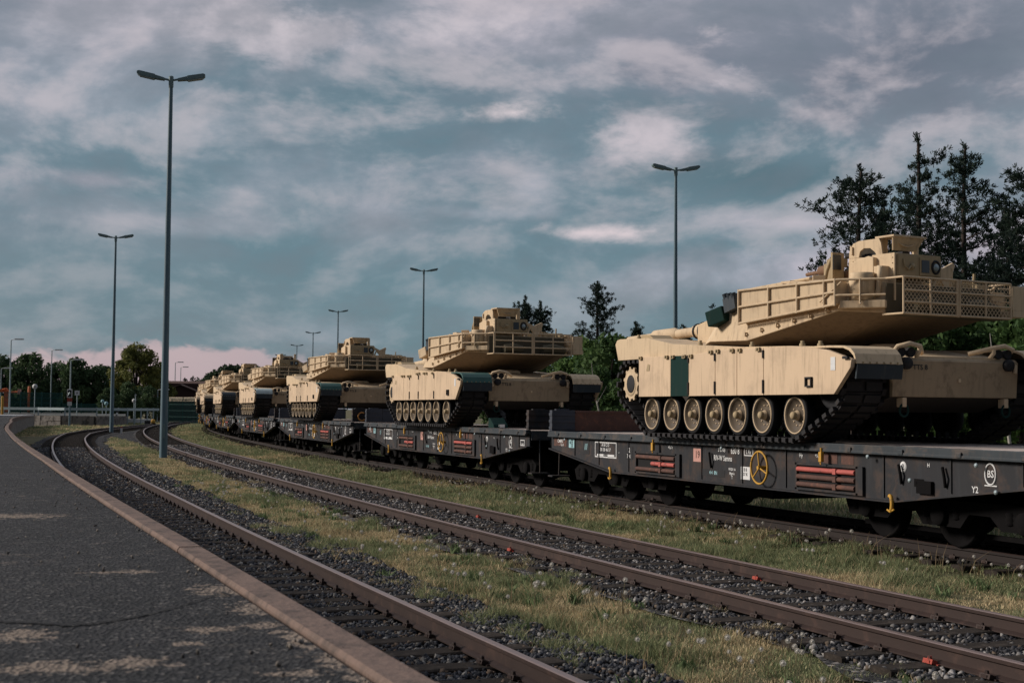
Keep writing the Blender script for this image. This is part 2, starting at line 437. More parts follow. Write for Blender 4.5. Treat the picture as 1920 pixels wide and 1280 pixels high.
def ground_material():
    m = bpy.data.materials.new('yard_soil'); m.use_nodes = True; t = NT(m.node_tree)
    tc = t.n('ShaderNodeTexCoord').outputs['Object']
    n1 = t.noise(tc, .35, 6, .6, .3).outputs[0]; n2 = t.noise(tc, 2.2, 6, .65).outputs[0]; n3 = t.noise(tc, 30, 4, .6).outputs[0]
    c = t.mix(t.ramp(n1, .4, .62), (.115, .112, .062), (.17, .148, .088))
    c = t.mix(t.ramp(n2, .52, .70), c, (.16, .13, .085))
    c = t.mix(t.ramp(n3, .35, .7), c, t.mix(1.0, c, (.6, .6, .58), 'MULTIPLY'))
    p = t.n('ShaderNodeBsdfPrincipled', {'Base Color': c, 'Roughness': .95, 'Specular IOR Level': .1})
    b = t.n('ShaderNodeBump', {'Height': t.m('ADD', n3, n2), 'Strength': .6, 'Distance': .04}); t.t.links.new(b.outputs[0], p.inputs['Normal'])
    t.n('ShaderNodeOutputMaterial', {'Surface': p.outputs[0]}); return m
def make_ground():
    me = MB().add([(-4000, -300, -.07), (4000, -300, -.07), (4000, 6000, -.07), (-4000, 6000, -.07)], [(0, 1, 2, 3)]).mesh('ground', ground_material())
    struct(link('ground', me))
make_ground()

def bed_material(name, dark, light, amount):
    m = bpy.data.materials.new(name); m.use_nodes = True; t = NT(m.node_tree)
    tc = t.n('ShaderNodeTexCoord').outputs['Object']
    v = t.n('ShaderNodeTexVoronoi', {'Vector': tc, 'Scale': 17.0}, feature='F1')
    w = t.n('ShaderNodeTexVoronoi', {'Vector': tc, 'Scale': 17.0}, feature='DISTANCE_TO_EDGE')
    rnd = t.n('ShaderNodeSeparateColor', {0: v.outputs['Color']}).outputs[0]
    n2 = t.noise(tc, .9, 5, .6).outputs[0]
    c = t.mix(t.ramp(t.m('ADD', rnd, t.m('MULTIPLY', t.m('SUBTRACT', n2, .5), .8)), 1 - amount, 1.1 - amount * .5), dark, light)
    c = t.mix(t.ramp(n2, .55, .75), c, t.mix(.6, c, (.07, .055, .045)))
    p = t.n('ShaderNodeBsdfPrincipled', {'Base Color': c, 'Roughness': .9, 'Specular IOR Level': .15})
    b = t.n('ShaderNodeBump', {'Height': t.ramp(w.outputs['Distance'], 0, .25), 'Strength': 1.0, 'Distance': .03}); t.t.links.new(b.outputs[0], p.inputs['Normal'])
    t.n('ShaderNodeOutputMaterial', {'Surface': p.outputs[0]}); return m
BED1 = bed_material('dark_ballast', (.026, .027, .031), (.085, .08, .078), .35)
BED2 = bed_material('mixed_ballast', (.045, .044, .045), (.22, .205, .195), .5)
def ribbon(lo, hi, s0, s1, z, step=1.0, jitter=0, seed=0):
    s = np.arange(s0, s1, step); V = []
    a = lo(s); b = hi(s)
    if jitter:
        a = a + (fnoise(s, s * 0, .9, seed) - .5) * jitter; b = b + (fnoise(s, s * 0 + 50, .9, seed + 9) - .5) * jitter
    xa, ya, _ = so_xy(s, a); xb, yb, _ = so_xy(s, b)
    V = np.stack([np.stack([xa, ya, np.full_like(xa, z)], 1), np.stack([xb, yb, np.full_like(xa, z)], 1)], 1).reshape(-1, 3)
    n = len(s); i = np.arange(n - 1) * 2
    return V, np.stack([i, i + 1, i + 3, i + 2], 1)
for nm, lo, hi, s0, s1, z, mt in (
        ('ballast_bed', lambda s: o1(s) - 1.75, lambda s: o1(s) + 1.75, -12, 104, -.030, BED1),
        ('ballast_bed', lambda s: o2(s) - 1.40, lambda s: o2(s) + 1.25, -8, 250, -.034, BED2),
        ('ballast_bed', lambda s: o3(s) - 1.1, lambda s: o3(s) + 1.5, -2, 250, -.038, BED1)):
    V, F = ribbon(lo, hi, s0, s1, z, .5, .5, 3)
    struct(link(nm, np_mesh(nm, V, F, mt)))

V, F = ribbon(lambda s: o1(s) + 1.5, lambda s: np.maximum(o2(s) - 1.2, o1(s) + 1.7), 74, 120, -.045, .5, .5, 8)
struct(link('bare_soil', np_mesh('bare_soil', V, F, BED1)))

# ================================================================ RAILWAY TRACKS
RAILDK = mat('rail_dark_brown', (.022, .016, .015), .8, .1, var=.3, scale=3)
def rail_mesh(of, off, s0, s1, m=None):
    s = np.concatenate([np.arange(s0, 60, .8), np.arange(60, s1, 2.0)])
    prof = [(-.062, 0), (.062, 0), (.062, .012), (.012, .030), (.010, .105), (.034, .118), (.036, .145), (.026, .151), (-.026, .151), (-.036, .145), (-.034, .118), (-.010, .105), (-.012, .030), (-.062, .012)]
    mb = MB(); rings = []
    for si, oi in zip(s, of(s) + off):
        x, y, h = frame(si, 0); c, n = math.cos(h), math.sin(h)
        rings.append([(x + (oi + a) * c, y + (oi + a) * n, RH - .151 + z) for a, z in prof])
    mb.loft(rings)
    k = len(prof)
    for i, f in enumerate(mb.f[:(len(s) - 1) * k]):
        if i % k in (6, 7, 8): mb.mi[i] = 1
    return mb.mesh('rail', m or [RAILM, RAILTOP])
def sleeper_mesh():
    mb = MB(); x = 1.28
    n = 9; rings = []
    for i in range(n):
        u = -x + 2 * x * i / (n - 1)
        w = .125 + random.uniform(-.008, .008); zt = .018 + random.uniform(-.006, .006)
        rings.append([(u, -w, -.13), (u, w, -.13), (u, w + .003, zt - .012), (u, w - .012, zt), (u, -w + .012, zt), (u, -w - .003, zt - .012)])
    return mb.loft(rings).mesh('sleeper', SLEEPM)
def fastening_mesh(m):
    mb = MB(); mb.box(-.085, .085, -.085, .085, .016, .026)
    for sg in (-1, 1):
        mb.prism([(sg * .058, .026), (sg * .118, .026), (sg * .108, .060), (sg * .060, .046)], -.055, .055)
        mb.lathe([(.019, .026), (.019, .062), (.015, .078), (.0, .080)], (sg * .092, 0, 0), 'z', 6, smooth=False)
        mb.box(sg * .092 - .028, sg * .092 + .028, -.03, .03, .026, .05)
    return mb.mesh('fastening', m)
SLP = [sleeper_mesh() for _ in range(4)]
FST = fastening_mesh(RAILM); FSTR = fastening_mesh(REDB)
RED_AT = {2: {(10, -1), (18, 1), (24, -1), (33, 1)}, 1: {(9, 1)}}
def make_track(label, of, s0, s1, num, cond=lambda s: True):
    x, y, h = frame(s0, float(of(s0)))
    t = thing('railway_track', label, 'railway track', (x, y, 0), 0, 'railway tracks bending through the yard')
    inv = (-x, -y, 0)
    for sg in (-1, 1):
        link('rail', rail_mesh(of, sg * .7535, s0, s1, [RAILDK, RAILM] if num == 3 else None), t, inv)
    ss = np.arange(s0 + .3, s1, .63); far = MB(); k = 0
    for i, s in enumerate(ss):
        px, py, ph = frame(s, float(of(s)))
        dh = random.uniform(-.012, .012)
        if k < 100 and cond(s):
            k += 1
            sl = link('sleeper', SLP[i % 4], t, (px - x, py - y, random.uniform(-.004, .003)), (0, 0, ph + dh))
            for sg in (-1, 1):
                link('fastening', FSTR if (i, sg) in RED_AT.get(num, ()) else FST, sl, (sg * .7535, 0, 0))
        else:
            far.merge(MB().box(-1.28, 1.28, -.125, .125, -.13, .018).box(-.87, -.64, -.06, .06, .018, .06).box(.64, .87, -.06, .06, .018, .06), Matrix.Translation((px - x, py - y, 0)) @ Matrix.Rotation(ph, 4, 'Z'))
    stuff(far.build('sleeper', SLEEPM, t))
    return t
make_track('rusty railway track close beside the loading platform, dark stones around it', o1, -9.5, 150, 1)
make_track('empty rusty railway track in the middle, between two strips of grass', o2, -5.5, 260, 2)
make_track('railway track carrying the train of flat wagons loaded with tanks', o3, -1.0, 260, 3)

# ================================================================ PLATFORM
def platform_material():
    m = bpy.data.materials.new('worn_asphalt'); m.use_nodes = True; t = NT(m.node_tree)
    tc = t.n('ShaderNodeTexCoord').outputs['Object']; X = t.n('ShaderNodeSeparateXYZ', {0: tc}).outputs
    n1 = t.noise(tc, .8, 6, .65, .5).outputs[0]; n2 = t.noise(tc, 6, 7, .7, .6).outputs[0]; n3 = t.noise(tc, 42, 4, .6).outputs[0]
    v = t.n('ShaderNodeTexVoronoi', {'Vector': tc, 'Scale': 55.0}, feature='F1')
    rnd = t.n('ShaderNodeSeparateColor', {0: v.outputs['Color']}).outputs[0]
    n4 = t.noise(tc, 17, 5, .65, .3).outputs[0]
    c = t.mix(t.ramp(n1, .35, .65), (.011, .0118, .0145), (.026, .026, .030))
    c = t.mix(t.m('MULTIPLY', t.ramp(n4, .52, .64), .6), c, (.078, .077, .082))
    c = t.mix(t.m('MULTIPLY', t.ramp(n4, .46, .36), .8), c, (.009, .009, .011))
    c = t.mix(t.ramp(n2, .50, .72), c, (.056, .053, .053))
    c = t.mix(t.m('MULTIPLY', t.ramp(rnd, .90, .97), .75), c, (.21, .195, .185))
    c = t.mix(t.m('MULTIPLY', t.ramp(n3, .56, .70), .5), c, (.006, .006, .008))
    sand = (.44, .345, .275)
    tot = None
    for u, vv, su, sv, rot in ((30, 1188, .13, .07, .2), (215, 1070, .13, .028, .3), (260, 1071, .06, .03, .1), (400, 1178, .10, .03, .4), (500, 1172, .09, .03, -.3), (110, 1250, .26, .045, .1), (250, 1240, .11, .05, -.2), (430, 1106, .15, .09, .7), (470, 1140, .18, .03, 1.94), (555, 1195, .20, .028, 1.94), (630, 1242, .14, .03, 1.94), (690, 1275, .12, .03, 1.94), (340, 1205, .06, .03, .4), (560, 1262, .10, .03, .3), (20, 967, .3, .04, .1)):
        x, y = img_plane(u, vv, 1.12)
        if vv < 1000: su, sv = su * 1.2, sv * 2.5
        dx, dy = t.m('SUBTRACT', X[0], x), t.m('SUBTRACT', X[1], y); cr, sr = math.cos(rot), math.sin(rot)
        a = t.m('DIVIDE', t.m('ADD', t.m('MULTIPLY', dx, cr), t.m('MULTIPLY', dy, sr)), su)
        b = t.m('DIVIDE', t.m('SUBTRACT', t.m('MULTIPLY', dy, cr), t.m('MULTIPLY', dx, sr)), sv * 2.2)
        g = t.m('SUBTRACT', 1.0, t.m('SQRT', t.m('ADD', t.m('MULTIPLY', a, a), t.m('MULTIPLY', b, b))))
        tot = g if tot is None else t.m('MAXIMUM', tot, g)
    s = t.ramp(t.m('ADD', t.m('ADD', tot, t.m('MULTIPLY', t.m('SUBTRACT', n2, .5), 2.6)), t.m('MULTIPLY', t.m('SUBTRACT', n4, .5), 4.2)), .05, .32)
    c = t.mix(t.m('MULTIPLY', s, t.m('ADD', .5, t.m('MULTIPLY', n1, .8))), c, t.mix(t.ramp(n3, .4, .65), (.27, .21, .165), sand))
    s2 = t.ramp(t.m('ADD', n2, t.m('MULTIPLY', n1, .4)), .83, .90)
    c = t.mix(t.m('MULTIPLY', s2, .55), c, (.20, .16, .13))
    p = t.n('ShaderNodeBsdfPrincipled', {'Base Color': c, 'Roughness': .82, 'Specular IOR Level': .35})
    hgt = t.m('ADD', t.m('ADD', t.m('MULTIPLY', n2, 1.2), t.m('MULTIPLY', n4, 1.3)), t.m('ADD', t.m('MULTIPLY', n3, .6), t.m('MULTIPLY', v.outputs['Distance'], .9)))
    b = t.n('ShaderNodeBump', {'Height': hgt, 'Strength': 1.0, 'Distance': .06}); t.t.links.new(b.outputs[0], p.inputs['Normal'])
    t.n('ShaderNodeOutputMaterial', {'Surface': p.outputs[0]}); return m
def make_platform():
    s = np.arange(-16, 138.01, 1.0); e = oP(s) - .155
    # rows across the platform so that the surface can be gently uneven
    cols = [0, .25, .6, 1.0, 1.6, 2.4, 3.6, 6, 12, 30]
    V = []
    for c in cols:
        x, y, h = so_xy(s, e - c)
        z = 1.12 + (fnoise(x, y, .9, 21) - .5) * .02 * min(1, c * 2)
        V.append(np.stack([x, y, z], 1))
    n = len(s); V = np.concatenate(V); F = []
    for k in range(len(cols) - 1):
        i = np.arange(n - 1)
        F.append(np.stack([k * n + i, k * n + i + 1, (k + 1) * n + i + 1, (k + 1) * n + i], 1))
    pf = struct(link('platform', np_mesh('platform', V, np.concatenate(F)[:, ::-1], platform_material(), smooth=True)))
    # kerb strip along the edge, laid in lengths with fine joints, standing 15 mm proud
    mb = MB(); L = 4.0; q = -16.0
    while q < 138:
        a = q; b = min(q + L - .012, 138); rings = []; dz = random.uniform(-.003, .003); do = random.uniform(-.006, .006)
        for si in np.linspace(a, b, 5):
            ring = []
            for oo, z in ((-.140, .9), (.004, .9), (.004, 1.125), (-.006, 1.132), (-.118, 1.132), (-.128, 1.118)):
                x, y, h = frame(si, float(oP(si)) + oo + do); ring.append((x, y, z + dz))
            rings.append(ring)
        mb.loft(rings); q += L
    struct(mb.build('kerb', KERB))
    # concrete face below
    mb = MB(); rings = []
    for si in s:
        ring = []
        for oo, z in ((-.03, .905), (-.03, -.2), (-.5, -.2), (-.5, .905)):
            x, y, h = frame(si, float(oP(si)) + oo); ring.append((x, y, z))
        rings.append(ring)
    mb.loft(rings)
    # end wall
    a = [frame(138.0, float(oP(138)) + o)[:2] for o in (-.02, -34)]
    mb.add([(a[0][0], a[0][1] + .05, 1.1), (a[0][0], a[0][1] + .05, -.2), (a[1][0], a[1][1] + .05, -.2), (a[1][0], a[1][1] + .05, 1.1)], [(0, 1, 2, 3)])
    w = mb.build('platform_wall', CONC); tag(w, 'stained concrete wall under the edge of the loading platform', 'wall')
    # open crack in the asphalt
    pts = [(-40, 1152), (0, 1160), (60, 1164), (130, 1169), (200, 1162), (270, 1150), (330, 1136), (390, 1118), (415, 1108), (432, 1114)]
    P = [img_plane(u, v, 1.125) for u, v in pts]; W = []; Q = []
    for i in range(len(P) - 1):
        for k in range(8):
            f = k / 8; Q.append((P[i][0] * (1 - f) + P[i + 1][0] * f, P[i][1] * (1 - f) + P[i + 1][1] * f + random.uniform(-.012, .012)))
    mb = MB(); V = []
    for x, y in Q:
        w_ = random.uniform(.008, .028); z = 1.12 + (float(fnoise(x, y, .9, 21)) - .5) * .02 + .004
        V += [(x, y - w_, z), (x, y + w_, z)]
    mb.add(V, [(2 * i, 2 * i + 1, 2 * i + 3, 2 * i + 2) for i in range(len(Q) - 1)])
    struct(mb.build('platform_crack', HOLE))
make_platform()

# ================================================================ STONES
def stones(name, pos, size, col, z):
    n = len(pos)
    cube = np.array([(x, y, zz) for x in (-1, 1) for y in (-1, 1) for zz in (-1, 1)], float)
    V = cube[None] * rng.uniform(.55, 1.15, (n, 8, 3)) * (size[:, None, None] * rng.uniform(.6, 1.25, (n, 1, 3)) * np.array([1, 1, .75]))
    q = rng.normal(size=(n, 4)); q /= np.linalg.norm(q, axis=1)[:, None]; w, x, y, zq = q.T
    Rm = np.stack([1 - 2 * (y * y + zq * zq), 2 * (x * y - zq * w), 2 * (x * zq + y * w), 2 * (x * y + zq * w), 1 - 2 * (x * x + zq * zq), 2 * (y * zq - x * w), 2 * (x * zq - y * w), 2 * (y * zq + x * w), 1 - 2 * (x * x + y * y)], 1).reshape(n, 3, 3)
    V = np.einsum('nij,nkj->nki', Rm, V); V[..., 0] += pos[:, 0, None]; V[..., 1] += pos[:, 1, None]
    V[..., 2] += z[:, None]
    base = np.array([(0, 1, 3, 2), (4, 6, 7, 5), (0, 4, 5, 1), (2, 3, 7, 6), (0, 2, 6, 4), (1, 5, 7, 3)])
    F = (np.arange(n)[:, None, None] * 8 + base[None]).reshape(-1, 4)
    return np_mesh(name, V.reshape(-1, 3), F, mat_attr('stone', .85), np.repeat(col, 8, 0))
def gravel(name, of, lo, hi, zones, tone, label=None):
    P = []; S = []; C = []; Z = []
    for s0, s1, dens, r0, r1 in zones:
        n = int((s1 - s0) * (hi - lo) * dens)
        s = rng.uniform(s0, s1, n); o = rng.uniform(lo, hi, n)
        edge = .45 * (fnoise(s, o, .9, 5) - .5)
        keep = (o > lo + .25 + edge) & (o < hi - .25 - edge)
        ph = np.abs(((s - zones[0][0]) / .63) % 1 - .5)
        # sleepers lie at known steps; few stones rest on them
        st = (s - of[1] - .3) / .63; on = np.abs(st - np.round(st)) < .20
        keep &= ~(on & (np.abs(o) < 1.24) & (rng.random(n) < .80 - .5 * (fnoise(s, o, .6, 15) > .52)))
        keep &= ~(np.abs(np.abs(o) - .7535) < .075)
        s, o = s[keep], o[keep]; n = len(s)
        x, y, h = so_xy(s, of[0](s) + o)
        P.append(np.stack([x, y], 1)); r = rng.uniform(r0, r1, n); S.append(r)
        Z.append(-.030 + r * .3 + rng.uniform(-.008, .030, n))
        d, l, br, a = tone
        k = rng.random((n, 1)); patch = fnoise(x, y, .5, 31)[:, None]
        c = np.array(d) * rng.uniform(.6, 1.5, (n, 1)); li = np.array(l) * rng.uniform(.5, 1.25, (n, 1)); bb = np.array(br) * rng.uniform(.6, 1.3, (n, 1))
        c = np.where(k < a * (.4 + 1.2 * patch), li, c); c = np.where(rng.random((n, 1)) < .10, bb, c)
        C.append(c)
    o = link(name, stones(name, np.concatenate(P), np.concatenate(S), np.concatenate(C), np.concatenate(Z)))
    return stuff(o)
gravel('track_gravel', (o1, -9.5), -1.75, 2.1, [(-4, 9, 1350, .009, .023), (9, 24, 560, .013, .029), (24, 60, 120, .024, .042)], ((.036, .038, .045), (.19, .18, .17), (.11, .08, .06), .20))
gravel('track_gravel', (o2, -5.5), -1.50, 1.45, [(-2, 12, 1200, .010, .025), (12, 28, 520, .014, .031), (28, 65, 120, .022, .042)], ((.036, .036, .040), (.26, .245, .235), (.11, .085, .064), .24))
gravel('track_gravel', (o3, -1.0), -1.2, 1.6, [(3, 24, 120, .020, .040), (24, 50, 50, .026, .05)], ((.018, .017, .018), (.06, .057, .055), (.04, .03, .026), .10))

def platform_grit():
    n = 700; s = rng.uniform(-9, 12, n) ; u = rng.random(n) ** 3.0 * 3.6; x, y, h = so_xy(s, oP(s) - .17 - u)
    r = rng.uniform(.003, .008, n); k = rng.random((n, 1))
    c = np.where(k < .5, np.array((.20, .175, .15)), np.array((.10, .09, .085))) * rng.uniform(.6, 1.2, (n, 1))
    keep = rng.random(n) < np.clip((fnoise(x, y, 1.2, 77) - .35) * 4, .08, 1)
    z = np.full(n, 1.125) + r * .3
    stuff(link('platform_grit', stones('platform_grit', np.stack([x, y], 1)[keep], r[keep], c[keep], z[keep])))
platform_grit()

# ================================================================ GRASS
def blades(name, x, y, h, w, col, z0=-.06):
    n = len(x); a = rng.uniform(0, 2 * PI, n); ln = rng.uniform(.15, .75, n) * h; b = rng.uniform(0, 2 * PI, n)
    dx, dy = np.cos(a) * w / 2, np.sin(a) * w / 2; lx, ly = np.cos(b) * ln, np.sin(b) * ln
    V = np.zeros((n, 6, 3))
    for k, (t, ww) in enumerate(((0, 1), (.55, .8), (1, .12))):
        cx, cy, cz = x + lx * t * t, y + ly * t * t, z0 + h * t * (1 - .12 * t)
        V[:, 2 * k] = np.stack([cx - dx * ww, cy - dy * ww, cz], 1); V[:, 2 * k + 1] = np.stack([cx + dx * ww, cy + dy * ww, cz], 1)
    i = np.arange(n)[:, None] * 6
    F = np.concatenate([i + np.array([[0, 1, 3, 2]]), i + np.array([[2, 3, 5, 4]])])
    return np_mesh(name, V.reshape(-1, 3), F, mat_attr('blade', .75, .25), np.repeat(col, 6, 0))
def grass_colour(x, y, dry):
    n = len(x); p = fnoise(x, y, .55, 41); q = fnoise(x, y, 1.8, 47)
    g1, g2, d1, d2 = np.array((.135, .165, .085)), np.array((.30, .315, .165)), np.array((.56, .475, .29)), np.array((.58, .44, .265))
    c = g1 + (g2 - g1) * rng.random((n, 1))
    f = np.clip((p + .5 * (q - .5) + dry - .52) * 4.5, 0, 1)
    is_dry = rng.random(n) < f * .85 + .06
    dcol = d1 + (d2 - d1) * rng.random((n, 1))
    c = np.where(is_dry[:, None], dcol * rng.uniform(.6, 1.1, (n, 1)), c)
    return c * rng.uniform(.7, 1.25, (n, 1)), f
def grass_strip(name, lo, hi, zones, dry, seed, hmul=1.0, sp0=-50):
    X = []; Y = []; Hh = []; Ww = []; C = []
    for s0, s1, dens, h0, h1, w in zones:
        area = (s1 - s0) * (hi((s0 + s1) / 2) - lo((s0 + s1) / 2)); n = int(area * dens)
        s = rng.uniform(s0, s1, n); a, b = lo(s), hi(s); o = a + (b - a) * rng.random(n)
        x, y, h = so_xy(s, o)
        e = (fnoise(x, y, .7, seed) - .5) * .9
        keep = (o > a + .2 + e * .6) & (o < b - .2 + e * .6) & (rng.random(n) < np.clip((fnoise(x, y, 1.1, seed + 5) - .26) * 6, .08, 1))
        x, y, o, s = x[keep], y[keep], o[keep], s[keep]; n = len(x)
        c, f = grass_colour(x, y, dry)
        tall = np.clip(fnoise(x, y, 1.3, seed + 11) * 1.6 - .3, .25, 1.25) * np.clip(.55 + 2.2 * (fnoise(x, y, 4.5, seed + 17) - .3), .45, 1.7)
        hh = rng.uniform(h0, h1, n) * tall * (1 - .35 * f) * hmul
        X.append(x); Y.append(y); Hh.append(hh); Ww.append(np.full(n, w) * rng.uniform(.6, 1.3, n)); C.append(c)
    return stuff(link(name, blades(name, np.concatenate(X), np.concatenate(Y), np.concatenate(Hh), np.concatenate(Ww), np.concatenate(C))))
gA0 = lambda s: np.interp(s, [-40, 0, 12, 30, 50, 75, 88], [-3.65, -3.60, -3.55, -3.45, -3.35, -3.2, -2.9])
gA1 = lambda s: np.interp(s, [-40, 0, 12, 30, 50, 75, 88], [-.82, -.82, -.84, -.88, -1.0, -1.6, -2.7])
gB0 = lambda s: np.interp(s, [-40, 300], [.84, .84]) + 0 * s
gB1 = lambda s: o3(s) - .66
grass_strip('grass', gA0, gA1, [(-4, 6, 4200, .05, .19, .007), (6, 15, 3300, .05, .18, .009), (15, 30, 1900, .06, .18, .012), (30, 62, 800, .07, .19, .019), (62, 92, 300, .06, .18, .03)], .17, 61)
grass_strip('grass', gB0, gB1, [(1, 9, 3400, .06, .21, .008), (9, 18, 2500, .06, .21, .010), (18, 34, 1300, .07, .21, .014), (34, 66, 560, .07, .20, .022), (66, 120, 170, .07, .2, .036), (120, 180, 70, .08, .22, .06)], .03, 71)
grass_strip('grass', lambda s: o3(s) + 1.7, lambda s: o3(s) + 11.0, [(-2, 45, 130, .12, .38, .03), (45, 110, 60, .12, .4, .045)], -.02, 81)
grass_strip('grass', lambda s: o1(s) - 9.5, lambda s: o1(s) - 1.9, [(88, 130, 70, .08, .22, .06), (130, 180, 45, .1, .24, .09)], .10, 91)
grass_strip('grass', lambda s: oP(s) + .15, lambda s: o1(s) + .6, [(-3, 10, 170, .05, .18, .007), (10, 30, 120, .05, .17, .012), (30, 70, 90, .05, .14, .02)], .25, 95)
grass_strip('grass', lambda s: o2(s) - 1.3, lambda s: o2(s) + 1.2, [(2, 20, 22, .04, .13, .008), (20, 70, 40, .04, .12, .02)], .16, 99)
def dry_stalks():
    s = np.concatenate([rng.uniform(3, 32, 420), rng.uniform(-3, 14, 120)]); o = np.concatenate([rng.normal(3.75, .28, 420), rng.uniform(-3.0, -1.7, 120)])
    x, y, h = so_xy(s, o); n = len(x)
    c = np.array((.26, .19, .11)) * rng.uniform(.6, 1.2, (n, 1))
    stuff(link('dry_grass', blades('dry_grass', x, y, rng.uniform(.18, .40, n), rng.uniform(.006, .011, n), c)))
dry_stalks()
def weeds():
    n = 220; s = np.concatenate([rng.uniform(-3, 30, n // 2), rng.uniform(2, 36, n // 2)]); o = np.concatenate([rng.uniform(-3.3, -1.2, n // 2), rng.uniform(1.1, 4.2, n // 2)])
    px_, py_, _ = so_xy(s, o); k = 26; x = np.repeat(px_, k) + rng.normal(size=n * k) * .045; y = np.repeat(py_, k) + rng.normal(size=n * k) * .045
    c = np.repeat(np.array((.11, .15, .07)) * rng.uniform(.7, 1.5, (n, 1)), k, 0) * rng.uniform(.75, 1.2, (n * k, 1))
    stuff(link('weeds', blades('weeds', x, y, np.repeat(rng.uniform(.08, .19, n), k) * rng.uniform(.4, 1.1, n * k), rng.uniform(.014, .030, n * k), c)))
weeds()
def dandelions():
    puffm = mat('dandelion_down', (.60, .57, .52), .95, var=.2, scale=60, spec=.05)
    stemm = mat('dandelion_stem', (.18, .16, .09), .8, var=.2, scale=20)
    protos = []
    for k in range(5):
        mb = MB(); hgt = (.15, .19, .22, .26, .17)[k]; bx, by = random.uniform(-.04, .04), random.uniform(-.04, .04)
        mb.tube([(0, 0, -.06), (bx * .3, by * .3, hgt * .5), (bx, by, hgt)], [.003, .0025, .002], 5, 1)
        r = (.019, .022, .024, .021, .017)[k]
        # ball of fine rays: many thin spokes with a little star at each tip
        for i in range(70):
            z = 1 - 2 * (i + .5) / 70; a = i * 2.39996; q = math.sqrt(1 - z * z); d = Vector((q * math.cos(a), q * math.sin(a), z))
            u = d.orthogonal().normalized(); v = d.cross(u); c = Vector((bx, by, hgt + r * .6)); p = c + d * r
            for e in (u, v, (u + v).normalized()):
                mb.add([p - e * .0050, p + e * .0050, p + e * .0035 + d * .0035], [(0, 1, 2)], 0)
            mb.add([c, p - u * .0006, p + u * .0006], [(0, 1, 2)], 0)
        mb.lathe([(0, -.012), (r * .45, -.006), (r * .62, 0), (r * .45, .009), (0, .013)], (bx, by, hgt + r * .6), 'z', 8, 0)
        protos.append(mb.mesh('dandelion', [puffm, stemm]))
    sites = []
    while len(sites) < 290:
        r_ = random.random()
        if r_ < .62: s, o = random.uniform(-2, 30) , random.uniform(-3.0, -1.55)
        else: s, o = random.uniform(3, 26), random.choice((random.gauss(3.5, .35), random.uniform(1.6, 4.0)))
        if r_ < .62 and float(fnoise(s, o, .28, 51)) < .52 and random.random() < .85: continue
        if o > 4.15: continue
        sites.append((s, o))
    for i, (s, o) in enumerate(sites):
        x, y, h = frame(s, o)
        d = link('dandelion', protos[i % 5], None, (x, y, 0), (0, 0, random.uniform(0, 6.28))); d.scale = [random.uniform(.7, 1.05)] * 3
        left = o < 0
        tag(d, 'white dandelion clock on a thin stem in the grass ' + ('between the two empty tracks' if left else 'beside the wagon track'), 'dandelion', 'dandelion clocks ' + ('between the two empty tracks' if left else 'beside the wagon track'))
dandelions()

# ================================================================ FLAT WAGONS  (local: +x towards the near end, -y is the side seen, z up from the rails' foot)
DZ = RH + 1.285
def wagon_side(sg):
    mb = MB(); y = sg * 1.40
    z = lambda v: RH + v
    L = 7.56; k = 4.45
    mb.prism([(L, z(1.19)), (L, z(.93)), (k, z(.57)), (-k, z(.57)), (-L, z(.93)), (-L, z(1.19))], y - .012, y + .012)
    # bottom flange
    for (xa, za), (xb, zb) in (((L, .93), (k, .57)), ((k, .57), (-k, .57)), ((-k, .57), (-L, .93))):
        mb.prism([(xa, z(za) - .022), (xb, z(zb) - .022), (xb, z(zb) - .001), (xa, z(za) - .001)], y - .085, y + .06)
    # stiffening ribs
    for x in (-6.3, -5.1, -3.75, -.9, .45, 1.75, 4.2, 5.6, 6.9):
        zb = .60 if abs(x) < k else .60 + (abs(x) - k) / (L - k) * .36
        mb.box(x - .012, x + .012, min(y - sg * .012, y + sg * .03), max(y - sg * .012, y + sg * .03), z(zb), z(1.185))
    return mb
